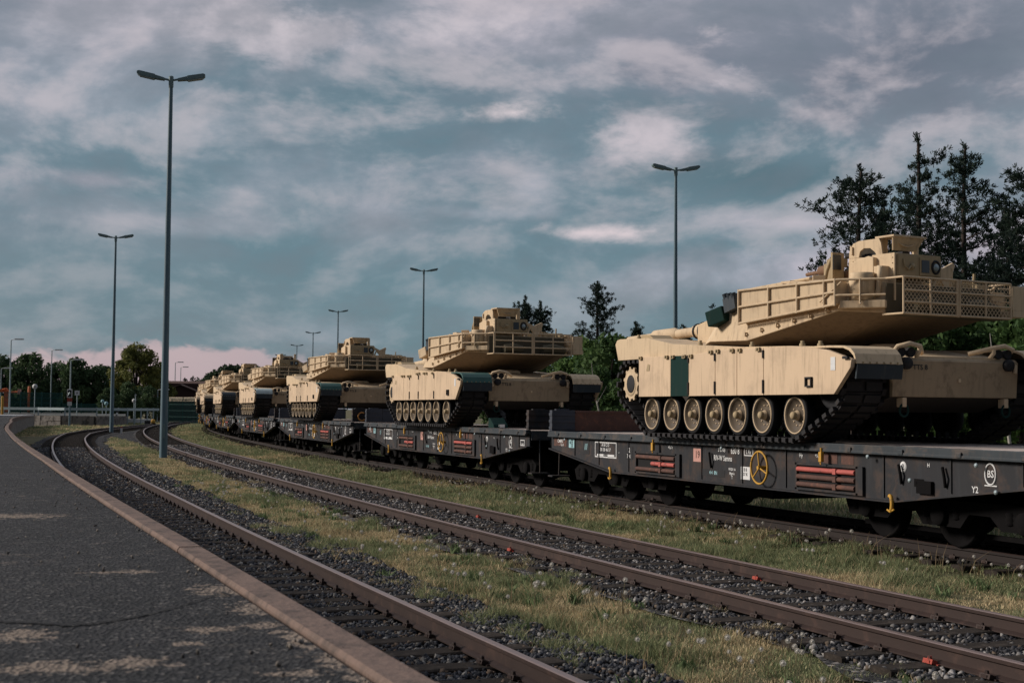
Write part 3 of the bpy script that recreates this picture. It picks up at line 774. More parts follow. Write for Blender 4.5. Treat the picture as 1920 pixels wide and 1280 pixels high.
def make_wagon():
    z = lambda v: RH + v
    t = thing('flat_wagon', 'wagon', 'flat wagon', group='flat wagons of the tank train')
    # deck: boards laid across, in a steel rim
    mb = MB(); x = -7.5
    while x < 7.5:
        w = .235; mb.box(x, min(x + w - .012, 7.5), -1.375, 1.375, z(1.20), z(1.268) + random.uniform(-.006, .006)); x += w
    mb.build('deck', WOOD, t)
    mb = MB()
    for sg in (-1, 1):
        ys = sorted((sg * 1.38, sg * 1.50))
        mb.box(-7.56, 7.56, ys[0], ys[1], z(1.192), z(1.285))
        ys = sorted((sg * 1.46, sg * 1.515)); mb.box(-7.55, 7.55, ys[0], ys[1], z(1.165), z(1.205))
        xx = -7.0
        while xx < 7.2:
            mb.box(xx - .05, xx + .05, ys[0] - .012, ys[1] + .012, z(1.18), z(1.245)); xx += 1.17
    mb.box(-7.60, -7.5, -1.38, 1.38, z(1.06), z(1.27)); mb.box(7.5, 7.60, -1.38, 1.38, z(1.06), z(1.27))
    mb.build('deck_rim', WAGONB, t, bevel=.008)
    for sg in (-1, 1):
        s = wagon_side(sg).build('side_girder', WAGON, t)
        if sg < 0:
            # stake lockers let into the girder
            for x0, x1, tone in ((-3.36, -1.80, 0), (2.10, 3.60, 1)):
                b = MB(); b.box(x0, x1, -1.4185, -1.414, z(.625), z(.955)); lk = b.build('stake_locker', HOLE, s)
                b = MB()
                for xa, xb, za, zb in ((x0 - .05, x1 + .05, .955, .985), (x0 - .05, x1 + .05, .595, .625), (x0 - .05, x0, .595, .985), (x1, x1 + .16, .595, .985)):
                    b.box(xa, xb, -1.455, -1.4125, z(za), z(zb))
                b.build('locker_frame', WAGON, lk)
                for k in range(3):
                    b = MB(); zz = z(.895 - k * .108); a = -.0 if not (tone == 0 and k == 1) else .62
                    b.tube([(x0 + .02 + a, -1.445, zz), (x1 - .02, -1.445, zz)], .036, 8); b.box(x0 + .98, x0 + 1.06, -1.49, -1.43, zz - .04, zz + .04)
                    b.build('stake', REDP if (tone, k) in ((1, 0), (0, 1)) else RUST, lk)
            # brake handwheel
            b = MB(); c = (1.16, -1.53, z(.87)); rr = .245
            ring = [(c[0] + rr * math.cos(a), c[1], c[2] + rr * math.sin(a)) for a in np.linspace(0, 2 * PI, 33)]
            b.tube(ring, .017, 6, caps=False)
            for a in (R(100), R(220), R(340)):
                b.tube([c, (c[0] + rr * math.cos(a), c[1], c[2] + rr * math.sin(a))], .013, 6)
            b.tube([(c[0], -1.41, c[2]), (c[0], -1.56, c[2])], .03, 8)
            b.build('handwheel', YEL, t)
            for x in (-2.52, 2.86):
                b = MB(); b.box(x - .035, x + .035, -1.55, -1.50, z(1.02), z(1.16)); b.tube([(x, -1.525, z(1.16)), (x, -1.525, z(1.22))], .018, 6)
                b.tube([(x - .02, -1.525, z(1.02)), (x + .005, -1.535, z(.98))], .012, 6); b.build('lashing_handle', YEL, t, bevel=.006)
            for x in (-4.42, 4.45):
                b = MB(); arc = [(x + .07 * math.cos(a) * .6, -1.50, z(.535) + .105 * math.sin(a)) for a in np.linspace(R(-75), R(120), 10)]
                b.tube(arc, [.014] + [.026] * 8 + [.02], 6); b.tube([(x - .06, -1.5, z(.455)), (x, -1.5, z(.43)), (x + .09, -1.5, z(.465))], .014, 6)
                b.build('rope_hook', YEL, t)
            for x, zz in ((-6.6, 1.12), (-.05, 1.13), (3.98, 1.13), (6.2, 1.1), (4.9, .86), (6.55, .80)):
                b = MB(); b.lathe([(0, -.02), (.028, -.015), (.03, 0)], (x, -1.515, z(zz)), 'y', 8); b.build('lashing_eye', GALV, t)
            for x in (-.55, 4.6, 5.5):
                b = MB(); b.tube([(x, -1.43, z(.80)), (x + .02, -1.46, z(.92)), (x - .03, -1.45, z(1.05))], .02, 6); b.build('grab_iron', UNDER, t)
            b = MB(); b.box(4.95, 5.25, -1.46, -1.41, z(.70), z(.86)); b.build('valve_box', UNDER, t)
    b = MB(); b.box(-6.9, 6.9, -.30, .30, z(.62), z(1.19)); b.box(-7.5, 7.5, -1.3, 1.3, z(1.12), z(1.195))
    for x in (-5.2, -2.6, 0, 2.6, 5.2): b.box(x - .06, x + .06, -1.38, 1.38, z(.75), z(1.12))
    b.box(-1.1, .5, -.9, .9, z(.35), z(.62)); b.lathe([(.0, -.5), (.17, -.48), (.17, .48), (0, .5)], (2.4, .5, z(.48)), 'x', 14)
    b.build('underframe', UNDER, t)
    for sg in (-1, 1):
        bx = sg * 4.95
        f = MB()
        for y in (-1.03, 1.03):
            f.prism([(bx - 2.15, z(.50)), (bx - 1.9, z(.62)), (bx + 1.9, z(.62)), (bx + 2.15, z(.50)), (bx + 2.05, z(.30)), (bx + 1.15, z(.30)), (bx + .95, z(.46)), (bx + .55, z(.46)), (bx + .38, z(.28)), (bx - .38, z(.28)), (bx - .55, z(.46)), (bx - .95, z(.46)), (bx - 1.15, z(.30)), (bx - 2.05, z(.30))], y - .05, y + .05)
            for k in (-1.6, 0, 1.6):
                f.lathe([(0, -.12), (.13, -.12), (.14, -.10), (.14, .08)], (bx + k, y + (.07 if y > 0 else -.07) * 0, z(.42)), 'y', 12)
                for q in (-.3, .3):
                    f.lathe([(.075, -.14), (.09, -.13), (.075, -.10), (.09, -.07), (.075, -.04), (.09, -.01), (.075, .02)], (bx + k + q, y, z(.52)), 'z', 8)
        f.box(bx - .3, bx + .3, -1.0, 1.0, z(.36), z(.60))
        f.box(bx - 2.2, bx + 2.2, -.72, -.66, z(.14), z(.20)); f.box(bx - 2.2, bx + 2.2, .66, .72, z(.14), z(.20))
        fr = f.build('bogie', UNDER, t)
        for k in (-1.6, 0, 1.6):
            w = MB()
            for y in (-.75, .75):
                d = 1 if y > 0 else -1
                w.lathe([(0, .065 * d), (.12, .07 * d), (.16, .03 * d), (.36, .035 * d), (.40, .068 * d), (.425, .066 * d), (.425, -.05 * d), (.452, -.068 * d), (.445, -.075 * d), (.36, -.06 * d), (0, -.06 * d)], (bx + k, y, z(.425)), 'y', 28)
            w.tube([(bx + k, -.75, z(.425)), (bx + k, .75, z(.425))], .08, 10); w.build('wheelset', UNDER, fr)
        # buffers and end boards
        for y in (-.875, .875):
            u = MB(); e = sg * 7.60
            u.lathe([(.10, 0), (.10, sg * .28), (.075, sg * .29), (.075, sg * .44)], (e, y, z(1.0)), 'x', 14); u.lathe([(.0, sg * .44), (.225, sg * .44), (.225, sg * .475), (.0, sg * .49)], (e, y, z(1.0)), 'x', 20)
            u.build('buffer', UNDER, t)
        u = MB(); e = sg * 7.53
        u.box(e - .05, e + .05, -.92, 1.42, z(1.29), z(1.70)); u.box(e - .065, e + .065, -.92, 1.42, z(1.66), z(1.715))
        eb = u.build('end_board', BLUEDK, t, bevel=.008)
        u = MB(); u.box(e - .07, e + .07, -1.45, -.93, z(1.29), z(1.72))
        for q in range(3): u.box(e - .085, e + .085, -1.46, -.93, z(1.32 + q * .14), z(1.38 + q * .14))
        u.box(e - .05, e + .05, -1.35, -1.05, z(1.72), z(1.745))
        u.build('end_post', BLUEDK if sg < 0 else WAGON, eb, bevel=.006)
        u = MB(); e = sg * 7.62
        u.tube([(e, -1.2, z(1.1)), (e + sg * .05, -1.2, z(.35)), (e + sg * .05, -1.2, z(.3))], .018, 6); u.box(e - .12, e + .12, -1.42, -1.0, z(.33), z(.36))
        u.build('shunter_step', WAGON, t)
    return t
def plate(parent, x0, x1, z0, z1, m, frame_only=0.0, y=-1.4165, name='marking'):
    b = MB(); z0 += RH; z1 += RH
    if frame_only:
        f = frame_only
        for a in ((x0, x1, z0, z0 + f), (x0, x1, z1 - f, z1), (x0, x0 + f, z0 + f, z1 - f), (x1 - f, x1, z0 + f, z1 - f)): b.box(a[0], a[1], y, y + .003, a[2], a[3])
    else: b.box(x0, x1, y, y + .003, z0, z1)
    return b.build(name, m, parent)
def lettering(parent, s, x, z, size, m=WHITE, sx=1.0, y=-1.4185):
    o = link('lettering', text_mesh(s, size, m), parent, (x, y, RH + z), (PI / 2, 0, 0)); o.scale = (sx, 1, 1); return o
def mark_wagon(t, full):
    """the stencilled panels along the side"""
    plate(t, -7.42, -6.75, .985, 1.135, RUST, y=-1.4155); lettering(t, 'CMM%', -7.08, 1.085, .10); lettering(t, '- Tos 8', -7.0, 1.01, .07)
    plate(t, -6.62, -6.30, .965, 1.135, CYAN if full else GALV)
    for q in range(4): lettering(t, '18 88', -6.46, 1.11 - q * .04, .045, SIGNB)
    o = plate(t, -5.90, -5.58, .86, 1.135, SIGNB); lettering(t, '///', -5.74, 1.0, .17, CYAN)
    plate(t, -5.30, -4.30, .82, 1.12, WHITE, .022)
    for q, s in enumerate(('A B C D', '30 38 46 57', '- - - -')): lettering(t, s, -4.80, 1.06 - q * .09, .088, WHITE, 1.15)
    plate(t, -5.2, -4.9, .835, .885, WHITE); plate(t, -4.7, -4.4, .835, .885, WHITE)
    lettering(t, '..', -4.18, .96, .1)
    plate(t, -3.92, -3.58, .83, 1.07, SIGNB); lettering(t, '12', -3.75, .99, .12); lettering(t, '7:N', -3.75, .88, .10)
    lettering(t, '+5,0 t', -2.05, 1.09, .075)
    plate(t, -1.20, -.90, .88, 1.10, PINKP); lettering(t, '19', -1.05, .995, .17, RUST)
    lettering(t, '3 8 08', -.22, 1.10, .095); lettering(t, '630 8', .22, 1.095, .15, WHITE, .8); plate(t, .50, .78, 1.03, 1.155, WHITE, .015); lettering(t, 'L Rs', .64, 1.09, .085)
    lettering(t, 'RIV-W Samms', -.18, .965, .12, WHITE, .85)
    plate(t, -.95, -.12, .665, .775, SIGNB); lettering(t, '4 4  8N', -.5, .72, .085, CYAN)
    lettering(t, 'WGR 1A', .12, .80, .06); lettering(t, 'Mgst-b', .12, .735, .06); lettering(t, 'T', .12, .67, .07)
    plate(t, .40, .68, .66, .86, WHITE); lettering(t, '8 8', .54, .81, .08, SIGNB); lettering(t, '57 K', .54, .74, .07, SIGNB)
    lettering(t, 'Hy', 2.16, 1.09, .08); lettering(t, '+5,0m', 2.62, 1.10, .07)
    b = MB(); b.lathe([(0, 0), (.072, 0), (.072, .003), (0, .003)], (4.62, -1.4165, RH + 1.02), 'y', 20); b.build('marking', WHITE, t); lettering(t, '2', 4.62, 1.02, .10, SIGNB)
    lettering(t, 'H', 5.15, 1.06, .07); lettering(t, '>.', 5.02, .80, .10); lettering(t, 'Y2', 6.05, .80, .11)
    b = MB(); b.tube([(6.33 + .095 * math.cos(a), -1.4165, RH + 1.0 + .125 * math.sin(a)) for a in np.linspace(0, 2 * PI, 25)], .012, 6, caps=False); b.build('marking', WHITE, t)
    lettering(t, 'BS', 6.33, 1.0, .12); plate(t, 6.22, 6.44, .858, .872, WHITE)
    plate(t, 6.98, 7.25, .93, 1.06, WHITE, .018); lettering(t, 'r  M.LIN', 7.115, .97, .05)
    plate(t, 4.85, 5.05, .78, .88, UNDER); plate(t, 2.75, 3.1, 1.0, 1.15, RUST); plate(t, 3.2, 3.5, 1.0, 1.15, RUST)

# ================================================================ TANKS  (local: +x hull front, towards the viewer; -y the side seen; z up from the deck)
def tread_path():
    cs = [(2.33, .40, .40), (-2.26, .40, .40), (-3.13, .93, .44), (3.22, .83, .42)]
    P = [(cx + r * math.cos(a), cz + r * math.sin(a)) for cx, cz, r in cs for a in np.linspace(0, 2 * PI, 48, endpoint=False)]
    P = sorted(set((round(a, 4), round(b, 4)) for a, b in P))
    def half(p):
        h = []
        for q in p:
            while len(h) > 1 and (h[-1][0] - h[-2][0]) * (q[1] - h[-2][1]) - (h[-1][1] - h[-2][1]) * (q[0] - h[-2][0]) <= 0: h.pop()
            h.append(q)
        return h
    lo, hi = half(P), half(P[::-1]); H = np.array(lo[:-1] + hi)
    d = np.concatenate([[0], np.cumsum(np.linalg.norm(np.diff(H, axis=0), axis=1))]); return H, d
def tread_mesh(y):
    H, d = tread_path(); n = 82; step = d[-1] / n; mb = MB()
    for k in range(n):
        s = k * step; p = np.array([np.interp(s, d, H[:, i]) for i in (0, 1)]); q = np.array([np.interp((s + step * .98) % d[-1], d, H[:, i]) for i in (0, 1)])
        c = (p + q) / 2; t = (q - p) / np.linalg.norm(q - p); nrm = np.array((t[1], -t[0]))     # outward (path runs counter-clockwise)
        def blk(u0, u1, w0, w1, y0, y1):
            pts = [c + t * u + nrm * w for u, w in ((u0, w0), (u1, w0), (u1, w1), (u0, w1))]
            mb.prism([tuple(v) for v in pts], y0, y1)
        hw = step / 2
        blk(-hw * .86, hw * .86, -.075, -.03, y - .30, y + .30)
        for ya, yb in ((y - .29, y - .03), (y + .03, y + .29)): blk(-hw * .70, hw * .55, -.03, .0, ya, yb)
        for ye in (y - .33, y + .33): blk(hw * .45, hw * 1.5, -.07, -.012, ye - .035, ye + .035)
        blk(-hw * .25, hw * .35, -.16, -.075, y - .035, y + .035)
    return mb.mesh('tread', STEELDK)
WHEELX = [2.33, 1.425 + .005] + [1.43 - .738 * k for k in range(1, 6)]
def make_tank():
    t = thing('battle_tank', 'tank', 'tank', group='tan tanks on the train')
    # hull: tub, sponsons, decks and bow in one body
    top = [(-3.62, 1.66), (-3.55, 1.73), (-3.43, 1.745), (-2.30, 1.715), (-1.35, 1.575), (.9, 1.44), (2.3, 1.40)]
    mb = MB()
    mb.prism([(-3.44, 1.15), (3.70, 1.15), (3.74, 1.17), (3.70, 1.21), (2.25, 1.395), (-3.4, 1.40)], -1.05, 1.05)
    for sg in (-1, 1):
        y0, y1 = sorted((sg * 1.02, sg * 1.79))
        mb.prism([(-3.62, 1.64), (-3.50, 1.36), (-2.5, 1.36), (-2.45, 1.17), (2.95, 1.17), (2.95, 1.37)] + top[::-1], y0, y1)
    mb.prism([(-3.60, 1.62), (-3.40, 1.15), (2.25, 1.15), (2.25, 1.392), (.9, 1.435), (-1.35, 1.56), (-2.3, 1.69), (-3.5, 1.715)], -1.04, 1.04)
    hull = mb.build('hull', TAN, t, bevel=.018)
    m = MB(); m.prism([(-3.45, 1.148), (-3.30, .55), (-2.9, .46), (2.9, .46), (3.66, .66), (3.66, 1.148)], -1.045, 1.045); m.build('belly', mat('sooty_belly_paint', (.035, .029, .024), .9, var=.3, scale=3), t)  # near-black paint stands in for the shadow under the hull
    m = MB(); m.prism([(3.66, .668), (3.722, .672), (3.762, 1.165), (3.715, 1.20), (3.662, 1.19)], -1.05, 1.05); bow = m.build('bow_plate', mat('dirty_brown_tan_paint', (.33, .25, .165), .85, spec=.15, var=.14, scale=2.2, col2=(.22, .165, .11), mask=(.5, .7), grime=((.17, .13, .09), .5)), t, bevel=.006)
    # skirts along both sides
    for sg in (-1, 1):
        y0, y1 = sorted((sg * 1.80, sg * 1.865))
        segs = [(-2.49, -1.275, 'p'), (-1.27, -.645, 'g'), (-.64, .245, 'p'), (.25, .925, 'p'), (.93, 1.705, 'p'), (1.71, None, 'f')]
        for a, b, kd in segs:
            m = MB()
            ztop = lambda x: np.interp(x, [-2.5, -1.3, -.6, .25, 1.7, 2.6, 3.36], [1.385, 1.37, 1.355, 1.41, 1.39, 1.385, 1.31])
            if kd != 'f': m.prism([(a, .695), (b - .008, .695), (b - .008, float(ztop(b))), (a, float(ztop(a)))], y0, y1)
            else:
                m.prism([(a, .695), (3.54, .695), (3.93, 1.05), (3.955, 1.16), (3.36, 1.305), (2.6, 1.385), (a, 1.39)], y0, y1)
            sk = m.build('skirt_panel', SKIRTM, t, bevel=.007)
            if kd == 'g' and sg < 0: sk['swap'] = 'green'
            m = MB()
            yo = sg * 1.868
            hx = {'p': (a + b) / 2 if b else 0, 'g': a + .3}.get(kd, 2.9)
            if kd != 'f':
                for xx in (a + .10, b - .12):
                    m.box(xx - .05, xx + .05, min(yo, yo + sg * .035), max(yo, yo + sg * .035), float(ztop(xx)) - .045, float(ztop(xx)) + .012)
                    m.lathe([(.022, 0), (.022, sg * .05), (0, sg * .052)], (xx, yo, float(ztop(xx)) - .01), 'y', 8)
                if sg < 0 and a < -2.4:
                    m.prism([(a + .30, 1.14), (a + .42, 1.14), (a + .44, 1.24), (a + .36, 1.26)], yo - .004, yo)
            else:
                m.box(2.88, 3.0, min(yo, yo + sg * .03), max(yo, yo + sg * .03), .80, .82); m.box(2.86, 2.88, min(yo, yo + sg * .03), max(yo, yo + sg * .03), .80, .93); m.box(3.0, 3.02, min(yo, yo + sg * .03), max(yo, yo + sg * .03), .80, .93); m.box(2.86, 3.02, min(yo, yo + sg * .03), max(yo, yo + sg * .03), .92, .94)
                m.box(3.80, 3.92, min(yo, yo + sg * .04), max(yo, yo + sg * .04), 1.165, 1.20)
            m.build('skirt_fitting', STEELDK if kd == 'f' else OLIVE, sk)
            if kd == 'f' and sg < 0:
                m = MB(); m.box(3.47, 3.58, yo - .003, yo, 1.02, 1.20); dc = m.build('paper_notice', WHITE, sk)
            if kd == 'p' and a in (.25, -.64) or kd == 'f':
                for za, zb in ((.72, .92), (1.24, 1.36)):
                    m = MB(); m.box(a - .015, a + .012, min(yo, yo + sg * .02), max(yo, yo + sg * .02), za, zb); m.build('skirt_hinge', STEELDK, sk)
    # front fenders with hanging rubber flaps
    for sg in (-1, 1):
        ya, yb = sorted((sg * 1.06, sg * 1.80))
        prof = [(2.95, 1.20), (2.95, 1.372), (3.35, 1.366), (3.68, 1.352), (3.84, 1.31), (3.93, 1.235), (3.985, 1.10), (3.95, 1.10), (3.90, 1.21), (3.80, 1.28), (3.66, 1.32), (3.35, 1.335), (2.97, 1.34)]
        m = MB(); m.prism([prof[0]] + prof[1:], ya, yb); fd = m.build('fender', TAN, t, bevel=.008)
        m = MB(); m.prism([(3.955, 1.095), (3.99, 1.095), (3.955, .90), (3.925, .90)], ya + .01, yb - .0); m.build('mud_flap', FLAPM, fd)
        m = MB()
        for q in range(6): m.lathe([(.014, 0), (.012, .012), (0, .014)], (3.982, ya + .1 + q * .11, 1.12), 'x', 6)
        m.build('bolt_row', OLIVE, fd)
    # bow fittings: lamp clusters, tow lugs, shackles, lower panel lip
    for sg in (-1, 1):
        m = MB(); y = sg * .80
        arc = [(3.62, y - sg * .20, 1.24), (3.72, y - sg * .20, 1.36), (3.76, y - sg * .05, 1.41), (3.70, y + sg * .2, 1.37), (3.55, y + sg * .28, 1.27)]
        arc = [(a[0], sg * (abs(a[1])), a[2]) for a in arc]
        m.tube([(3.58, sg * .98, 1.22), (3.74, sg * .97, 1.36), (3.78, sg * .80, 1.40), (3.76, sg * .62, 1.37), (3.50, sg * .40, 1.29)], .035, 8)
        m.tube([(3.66, sg * .62, 1.21), (3.76, sg * .63, 1.30), (3.76, sg * .62, 1.37)], .03, 8); m.tube([(3.60, sg * .98, 1.2), (3.77, sg * 1.0, 1.12), (3.78, sg * .98, 1.02)], .03, 8)
        g = m.build('lamp_guard', TAN2, t)
        for q, zz in ((.90, 1.285), (.74, 1.285)):
            m = MB(); m.lathe([(.0, -.06), (.06, -.055), (.072, .02), (.065, .04), (.055, .03), (0, .03)], (3.70, sg * q, zz), 'x', 14); m.build('headlight', STEELDK, g)
        m = MB(); m.lathe([(0, -.05), (.05, -.05), (.085, .0), (.085, .06), (.06, .08), (0, .08)], (3.76, sg * .86, 1.13), 'x', 14); m.build('tow_hook', STEELDK, t)
        m = MB(); y = sg * .86; m.box(3.60, 3.74, y - .035, y + .035, .53, .66); tl = m.build('tow_lug', TAN2, t, bevel=.01)
        m = MB(); m.tube([(3.72, y + .07 * math.cos(a), .485 + .085 * math.sin(a)) for a in np.linspace(R(60), R(420 - 60 + 60), 15)], .017, 6); m.build('shackle', GREEN, tl)
    m = MB(); m.box(3.66, 3.70, -.62, .95, 1.212, 1.235); m.box(3.745, 3.765, .02, .06, .88, .93); m.build('bow_lip', TAN2, t)
    for s, y, zz, sz in (('TTS 8', -.62, 1.075, .10), ('ATM-1', .95, 1.075, .10)):
        o = link('lettering', text_mesh(s, sz, SIGNB), bow, (3.768, y, zz), (PI / 2 , 0, PI / 2)); o.rotation_euler = (PI / 2 - R(4), 0, PI / 2)
    # hatches and fittings on top of the hull
    m = MB(); m.lathe([(.30, 0), (.30, .05), (.24, .08), (0, .085)], (2.15, 0, 1.39), 'z', 20); m.build('driver_hatch', TAN, t)
    m = MB()
    for x, yy in ((-3.0, -1.62), (-2.95, -1.5), (-.55, -1.70), (1.1, -1.70), (2.5, -1.70), (2.9, -1.66)):
        zt = float(np.interp(x, [-3.43, -2.3, -1.35, .9, 2.3, 3.3], [1.745, 1.715, 1.575, 1.44, 1.40, 1.36])); m.lathe([(.045, -.02), (.045, .03), (.025, .05), (.03, .075), (0, .08)], (x, yy, zt), 'z', 8)
    m.prism([(-3.2, 1.735), (-2.9, 1.80), (-2.6, 1.79), (-2.45, 1.72)], -1.6, -1.2)
    m.build('deck_fitting', OLIVE, t)
    # engine deck grilles
    m = MB()
    for q in range(8): m.box(-3.3 + q * .12, -3.24 + q * .12, -.9, .9, 1.705 - q * .004, 1.735 - q * .004)
    m.build('engine_grille', TAN, t)
    # running gear
    for sg in (-1, 1):
        link('tread', tread_mesh(sg * 1.43), t)
        for k, x in enumerate(WHEELX):
            o_ = sg
            m = MB(); c = (0, 0, 0)
            m.lathe([(.0, .035), (.045, .035), (.06, .02), (.075, -.02), (.085, -.045), (.12, -.055), (.19, -.045), (.235, .0), (.25, .028), (.268, .03), (.272, .0), (.272, -.12), (0, -.12)], c, 'y', 32)
            m.v = [(a, sg * b, z) for a, b, z in m.v]
            for q in range(10):
                a = 2 * PI * q / 10; m.lathe([(.013, 0), (.013, .014 * sg), (0, .016 * sg)], (.15 * math.cos(a), -.052 * sg, .15 * math.sin(a)), 'y', 6)
            nf_ = 32
            for fi in range(len(m.f)):
                band = fi // nf_
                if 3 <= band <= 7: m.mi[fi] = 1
                if band == 11 or fi == 385: m.mi[fi] = 2  # inner faces blackened to stand for the dark under the hull
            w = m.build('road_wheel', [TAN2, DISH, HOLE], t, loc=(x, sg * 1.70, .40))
            m = MB(); m.lathe([(.270, .018), (.305, .018), (.318, .005), (.318, -.125), (.270, -.125)], c, 'y', 32, caps=False); m.v = [(a, sg * b, z) for a, b, z in m.v]; m.build('tyre', RUBBER, w)
            m = MB(); m.lathe([(.058, 0), (.058, .055 * sg), (.045, .075 * sg), (.0, .08 * sg)], (0, .0, 0), 'y', 12); m.build('hub', OLIVE, w)
        # toothed sprocket behind, plain idler in front
        m = MB(); n = 11; pts = []
        for q in range(n):
            for da, rr in ((-.24, .27), (-.12, .315), (.12, .315), (.24, .27)): pts.append((rr * math.cos(2 * PI * (q + da) / n), rr * math.sin(2 * PI * (q + da) / n)))
        for yy in (.26, -.26):
            a, b = sorted((sg * (yy - .02), sg * (yy + .02))); m.prism(pts, a, b)
        m.lathe([(.15, .28 * sg), (.22, .285 * sg), (.23, .25 * sg)], (0, 0, 0), 'y', 20); m.lathe([(.20, -.28 * sg), (.20, .24 * sg)], (0, 0, 0), 'y', 20, caps=False)
        sp = m.build('sprocket', TAN2, t, loc=(-3.13, sg * 1.43, .93))
        m = MB(); m.lathe([(0, .291 * sg), (.15, .291 * sg), (.16, .288 * sg), (.16, .27 * sg)], (0, 0, 0), 'y', 16); m.build('hub', STEELDK, sp)
        m = MB(); m.lathe([(0, .05 * sg), (.07, .05 * sg), (.09, -.02 * sg), (.26, -.03 * sg), (.30, .02 * sg), (.34, .02 * sg), (.34, -.12 * sg), (0, -.12 * sg)], (0, 0, 0), 'y', 28); m.build('idler_wheel', RUBBER, t, loc=(3.22, sg * 1.66, .83))
    # inner darkness between the treads: belly and suspension arms
    for sg in (-1, 1):
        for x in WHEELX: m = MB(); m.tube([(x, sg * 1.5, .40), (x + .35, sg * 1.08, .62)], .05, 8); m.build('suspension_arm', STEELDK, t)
    turret(t)
    return t
def turret(t):
    # plan outlines (x towards the bustle), lower edge and roof edge
    lo = [(-2.30, -.42, 1.50), (-1.55, -1.05, 1.57), (-.95, -1.42, 1.585), (.25, -1.60, 1.555), (2.12, -1.44, 1.92), (2.66, -1.05, 1.88), (2.66, 1.05, 1.88), (2.12, 1.44, 1.92), (.25, 1.60, 1.555), (-.95, 1.42, 1.585), (-1.55, 1.05, 1.57), (-2.30, .42, 1.50)]
    hi = [(-1.75, -.40, 2.14), (-1.05, -.95, 2.24), (-.45, -1.30, 2.29), (.35, -1.45, 2.335), (2.12, -1.36, 2.335), (2.62, -1.0, 2.32), (2.62, 1.0, 2.32), (2.12, 1.36, 2.335), (.35, 1.45, 2.335), (-.45, 1.30, 2.29), (-1.05, .95, 2.24), (-1.75, .40, 2.14)]
    ring = []
    for x, y, z in lo:
        a = math.atan2(y, x); ring.append((1.10 * math.cos(a), 1.10 * math.sin(a), 1.415))
    base = [(p[0], p[1], 1.36) for p in ring]
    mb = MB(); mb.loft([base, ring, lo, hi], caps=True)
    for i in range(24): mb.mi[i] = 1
    # gun shield block, hooks along the lower edge
    mb.prism([(-2.62, 1.62), (-2.62, 1.98), (-1.85, 2.16), (-1.85, 1.50)], -.40, .40)
    for k in range(6):
        f = (k + .6) / 6.4; x, y, z = .0 + f * 2.2, -1.585 + f * .14, 1.60 + f * .36
        mb.box(x - .04, x + .04, y - .035, y + .02, z, z + .025); mb.box(x - .012, x + .012, y - .05, y, z - .02, z + .05)
    T = mb.build('turret', [TAN, mat('grimy_tan_paint', (.20, .145, .095), .85, var=.25, scale=1.5, grime=((.10, .075, .055), .6))], t, bevel=.012, loc=(.2, 0, 0))  # lower plates: darker tan paints in the shadow under the turret
    m = MB(); g = 1.90
    m.tube([(-2.3, 0, g), (-2.95, 0, g - .005)], .165, 16); m.tube([(-2.95, 0, g), (-3.2, 0, g)], [.14, .12], 16)
    m.tube([(-3.15, 0, g), (-5.35, 0, g - .08)], [.092, .072], 16); m.tube([(-3.75, 0, g - .02), (-3.85, 0, g - .025), (-4.45, 0, g - .045), (-4.55, 0, g - .05)], [.09, .125, .125, .08], 16)
    m.build('gun_barrel', TAN, T)
    m = MB()
    for x in (-2.75, -2.92, -3.10): m.tube([(x, 0, g), (x - .035, 0, g)], .17 if x > -3 else .145, 16)
    m.tube([(-5.34, 0, g - .08), (-5.37, 0, g - .08)], [.06, .05], 12); m.build('barrel_band', STEELDK, T)
    # stowage along both sides, with bar frames
    for sg in (-1, 1):
        m = MB(); a, b = (.12, 2.20)
        ya, yb = sg * 1.645, sg * 1.555
        P = lambda x, z, o=0: (x, np.interp(x, [a, b], [ya, yb]) + sg * o, z)
        inner = -sg * .20
        rings = [[P(a, 1.83), P(a, 2.325), P(a, 2.325, -.2), P(a, 1.83, -.2)], [P(b, 2.01), P(b, 2.345), P(b, 2.345, -.2), P(b, 2.01, -.2)]]
        m.loft(rings); m.build('stowage_bin', TAN, T, bevel=.008)
        m = MB(); o = .025
        zt = lambda x: np.interp(x, [a, b], [2.335, 2.355]); zb = lambda x: np.interp(x, [a, b], [1.82, 2.0])
        for f in (0, .5, 1.0): m.tube([P(a, zb(a) * (1 - f) + zt(a) * f, o), P(b, zb(b) * (1 - f) + zt(b) * f, o)], .019, 6)
        for x in (a, .80, 1.42, 1.98, b): m.tube([P(x, zb(x) - .02, o), P(x, zt(x) + .02, o)], .019, 6)
        c = (2.74, sg * 1.12)
        for z in (2.13, 2.355): m.tube([P(b, z, o), (2.26, sg * 1.55, z), (c[0], c[1], z)], .017, 6)
        m.tube([(2.48, sg * 1.36, 2.0), (2.48, sg * 1.36, 2.36)], .015, 6); m.tube([(2.3, sg * 1.55, 2.32), (1.9, sg * 1.6, 2.05)], .012, 6)
        m.build('stowage_rail', TAN2, T)
        m = MB(); m.prism([(2.14, sg * 1.47), (2.24, sg * 1.52), (2.74, sg * 1.12), (2.66, sg * 1.0), (2.16, sg * 1.36)], 1.945, 2.055, plane='xy'); m.build('corner_shelf', TAN, T, bevel=.012)
    # rear rack: tray, frame, expanded-metal panels
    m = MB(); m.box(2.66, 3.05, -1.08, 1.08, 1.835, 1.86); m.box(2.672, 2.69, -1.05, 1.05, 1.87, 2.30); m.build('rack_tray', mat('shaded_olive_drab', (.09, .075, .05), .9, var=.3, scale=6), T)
    m = MB(); xr = 3.05; H = (1.85, 2.015, 2.18, 2.365)
    for ya, yb in ((-1.08, -.03), (.03, 1.08)):
        for z in H: m.tube([(xr, ya, z), (xr, yb, z)], .016, 6)
        for y in (ya, (ya + yb) / 2, yb): m.tube([(xr, y, H[0]), (xr, y, H[-1])], .016, 6)
    for y in (-1.08, 1.08):
        for z in H[::3]: m.tube([(xr, y, z), (2.64, y, z)], .016, 6)
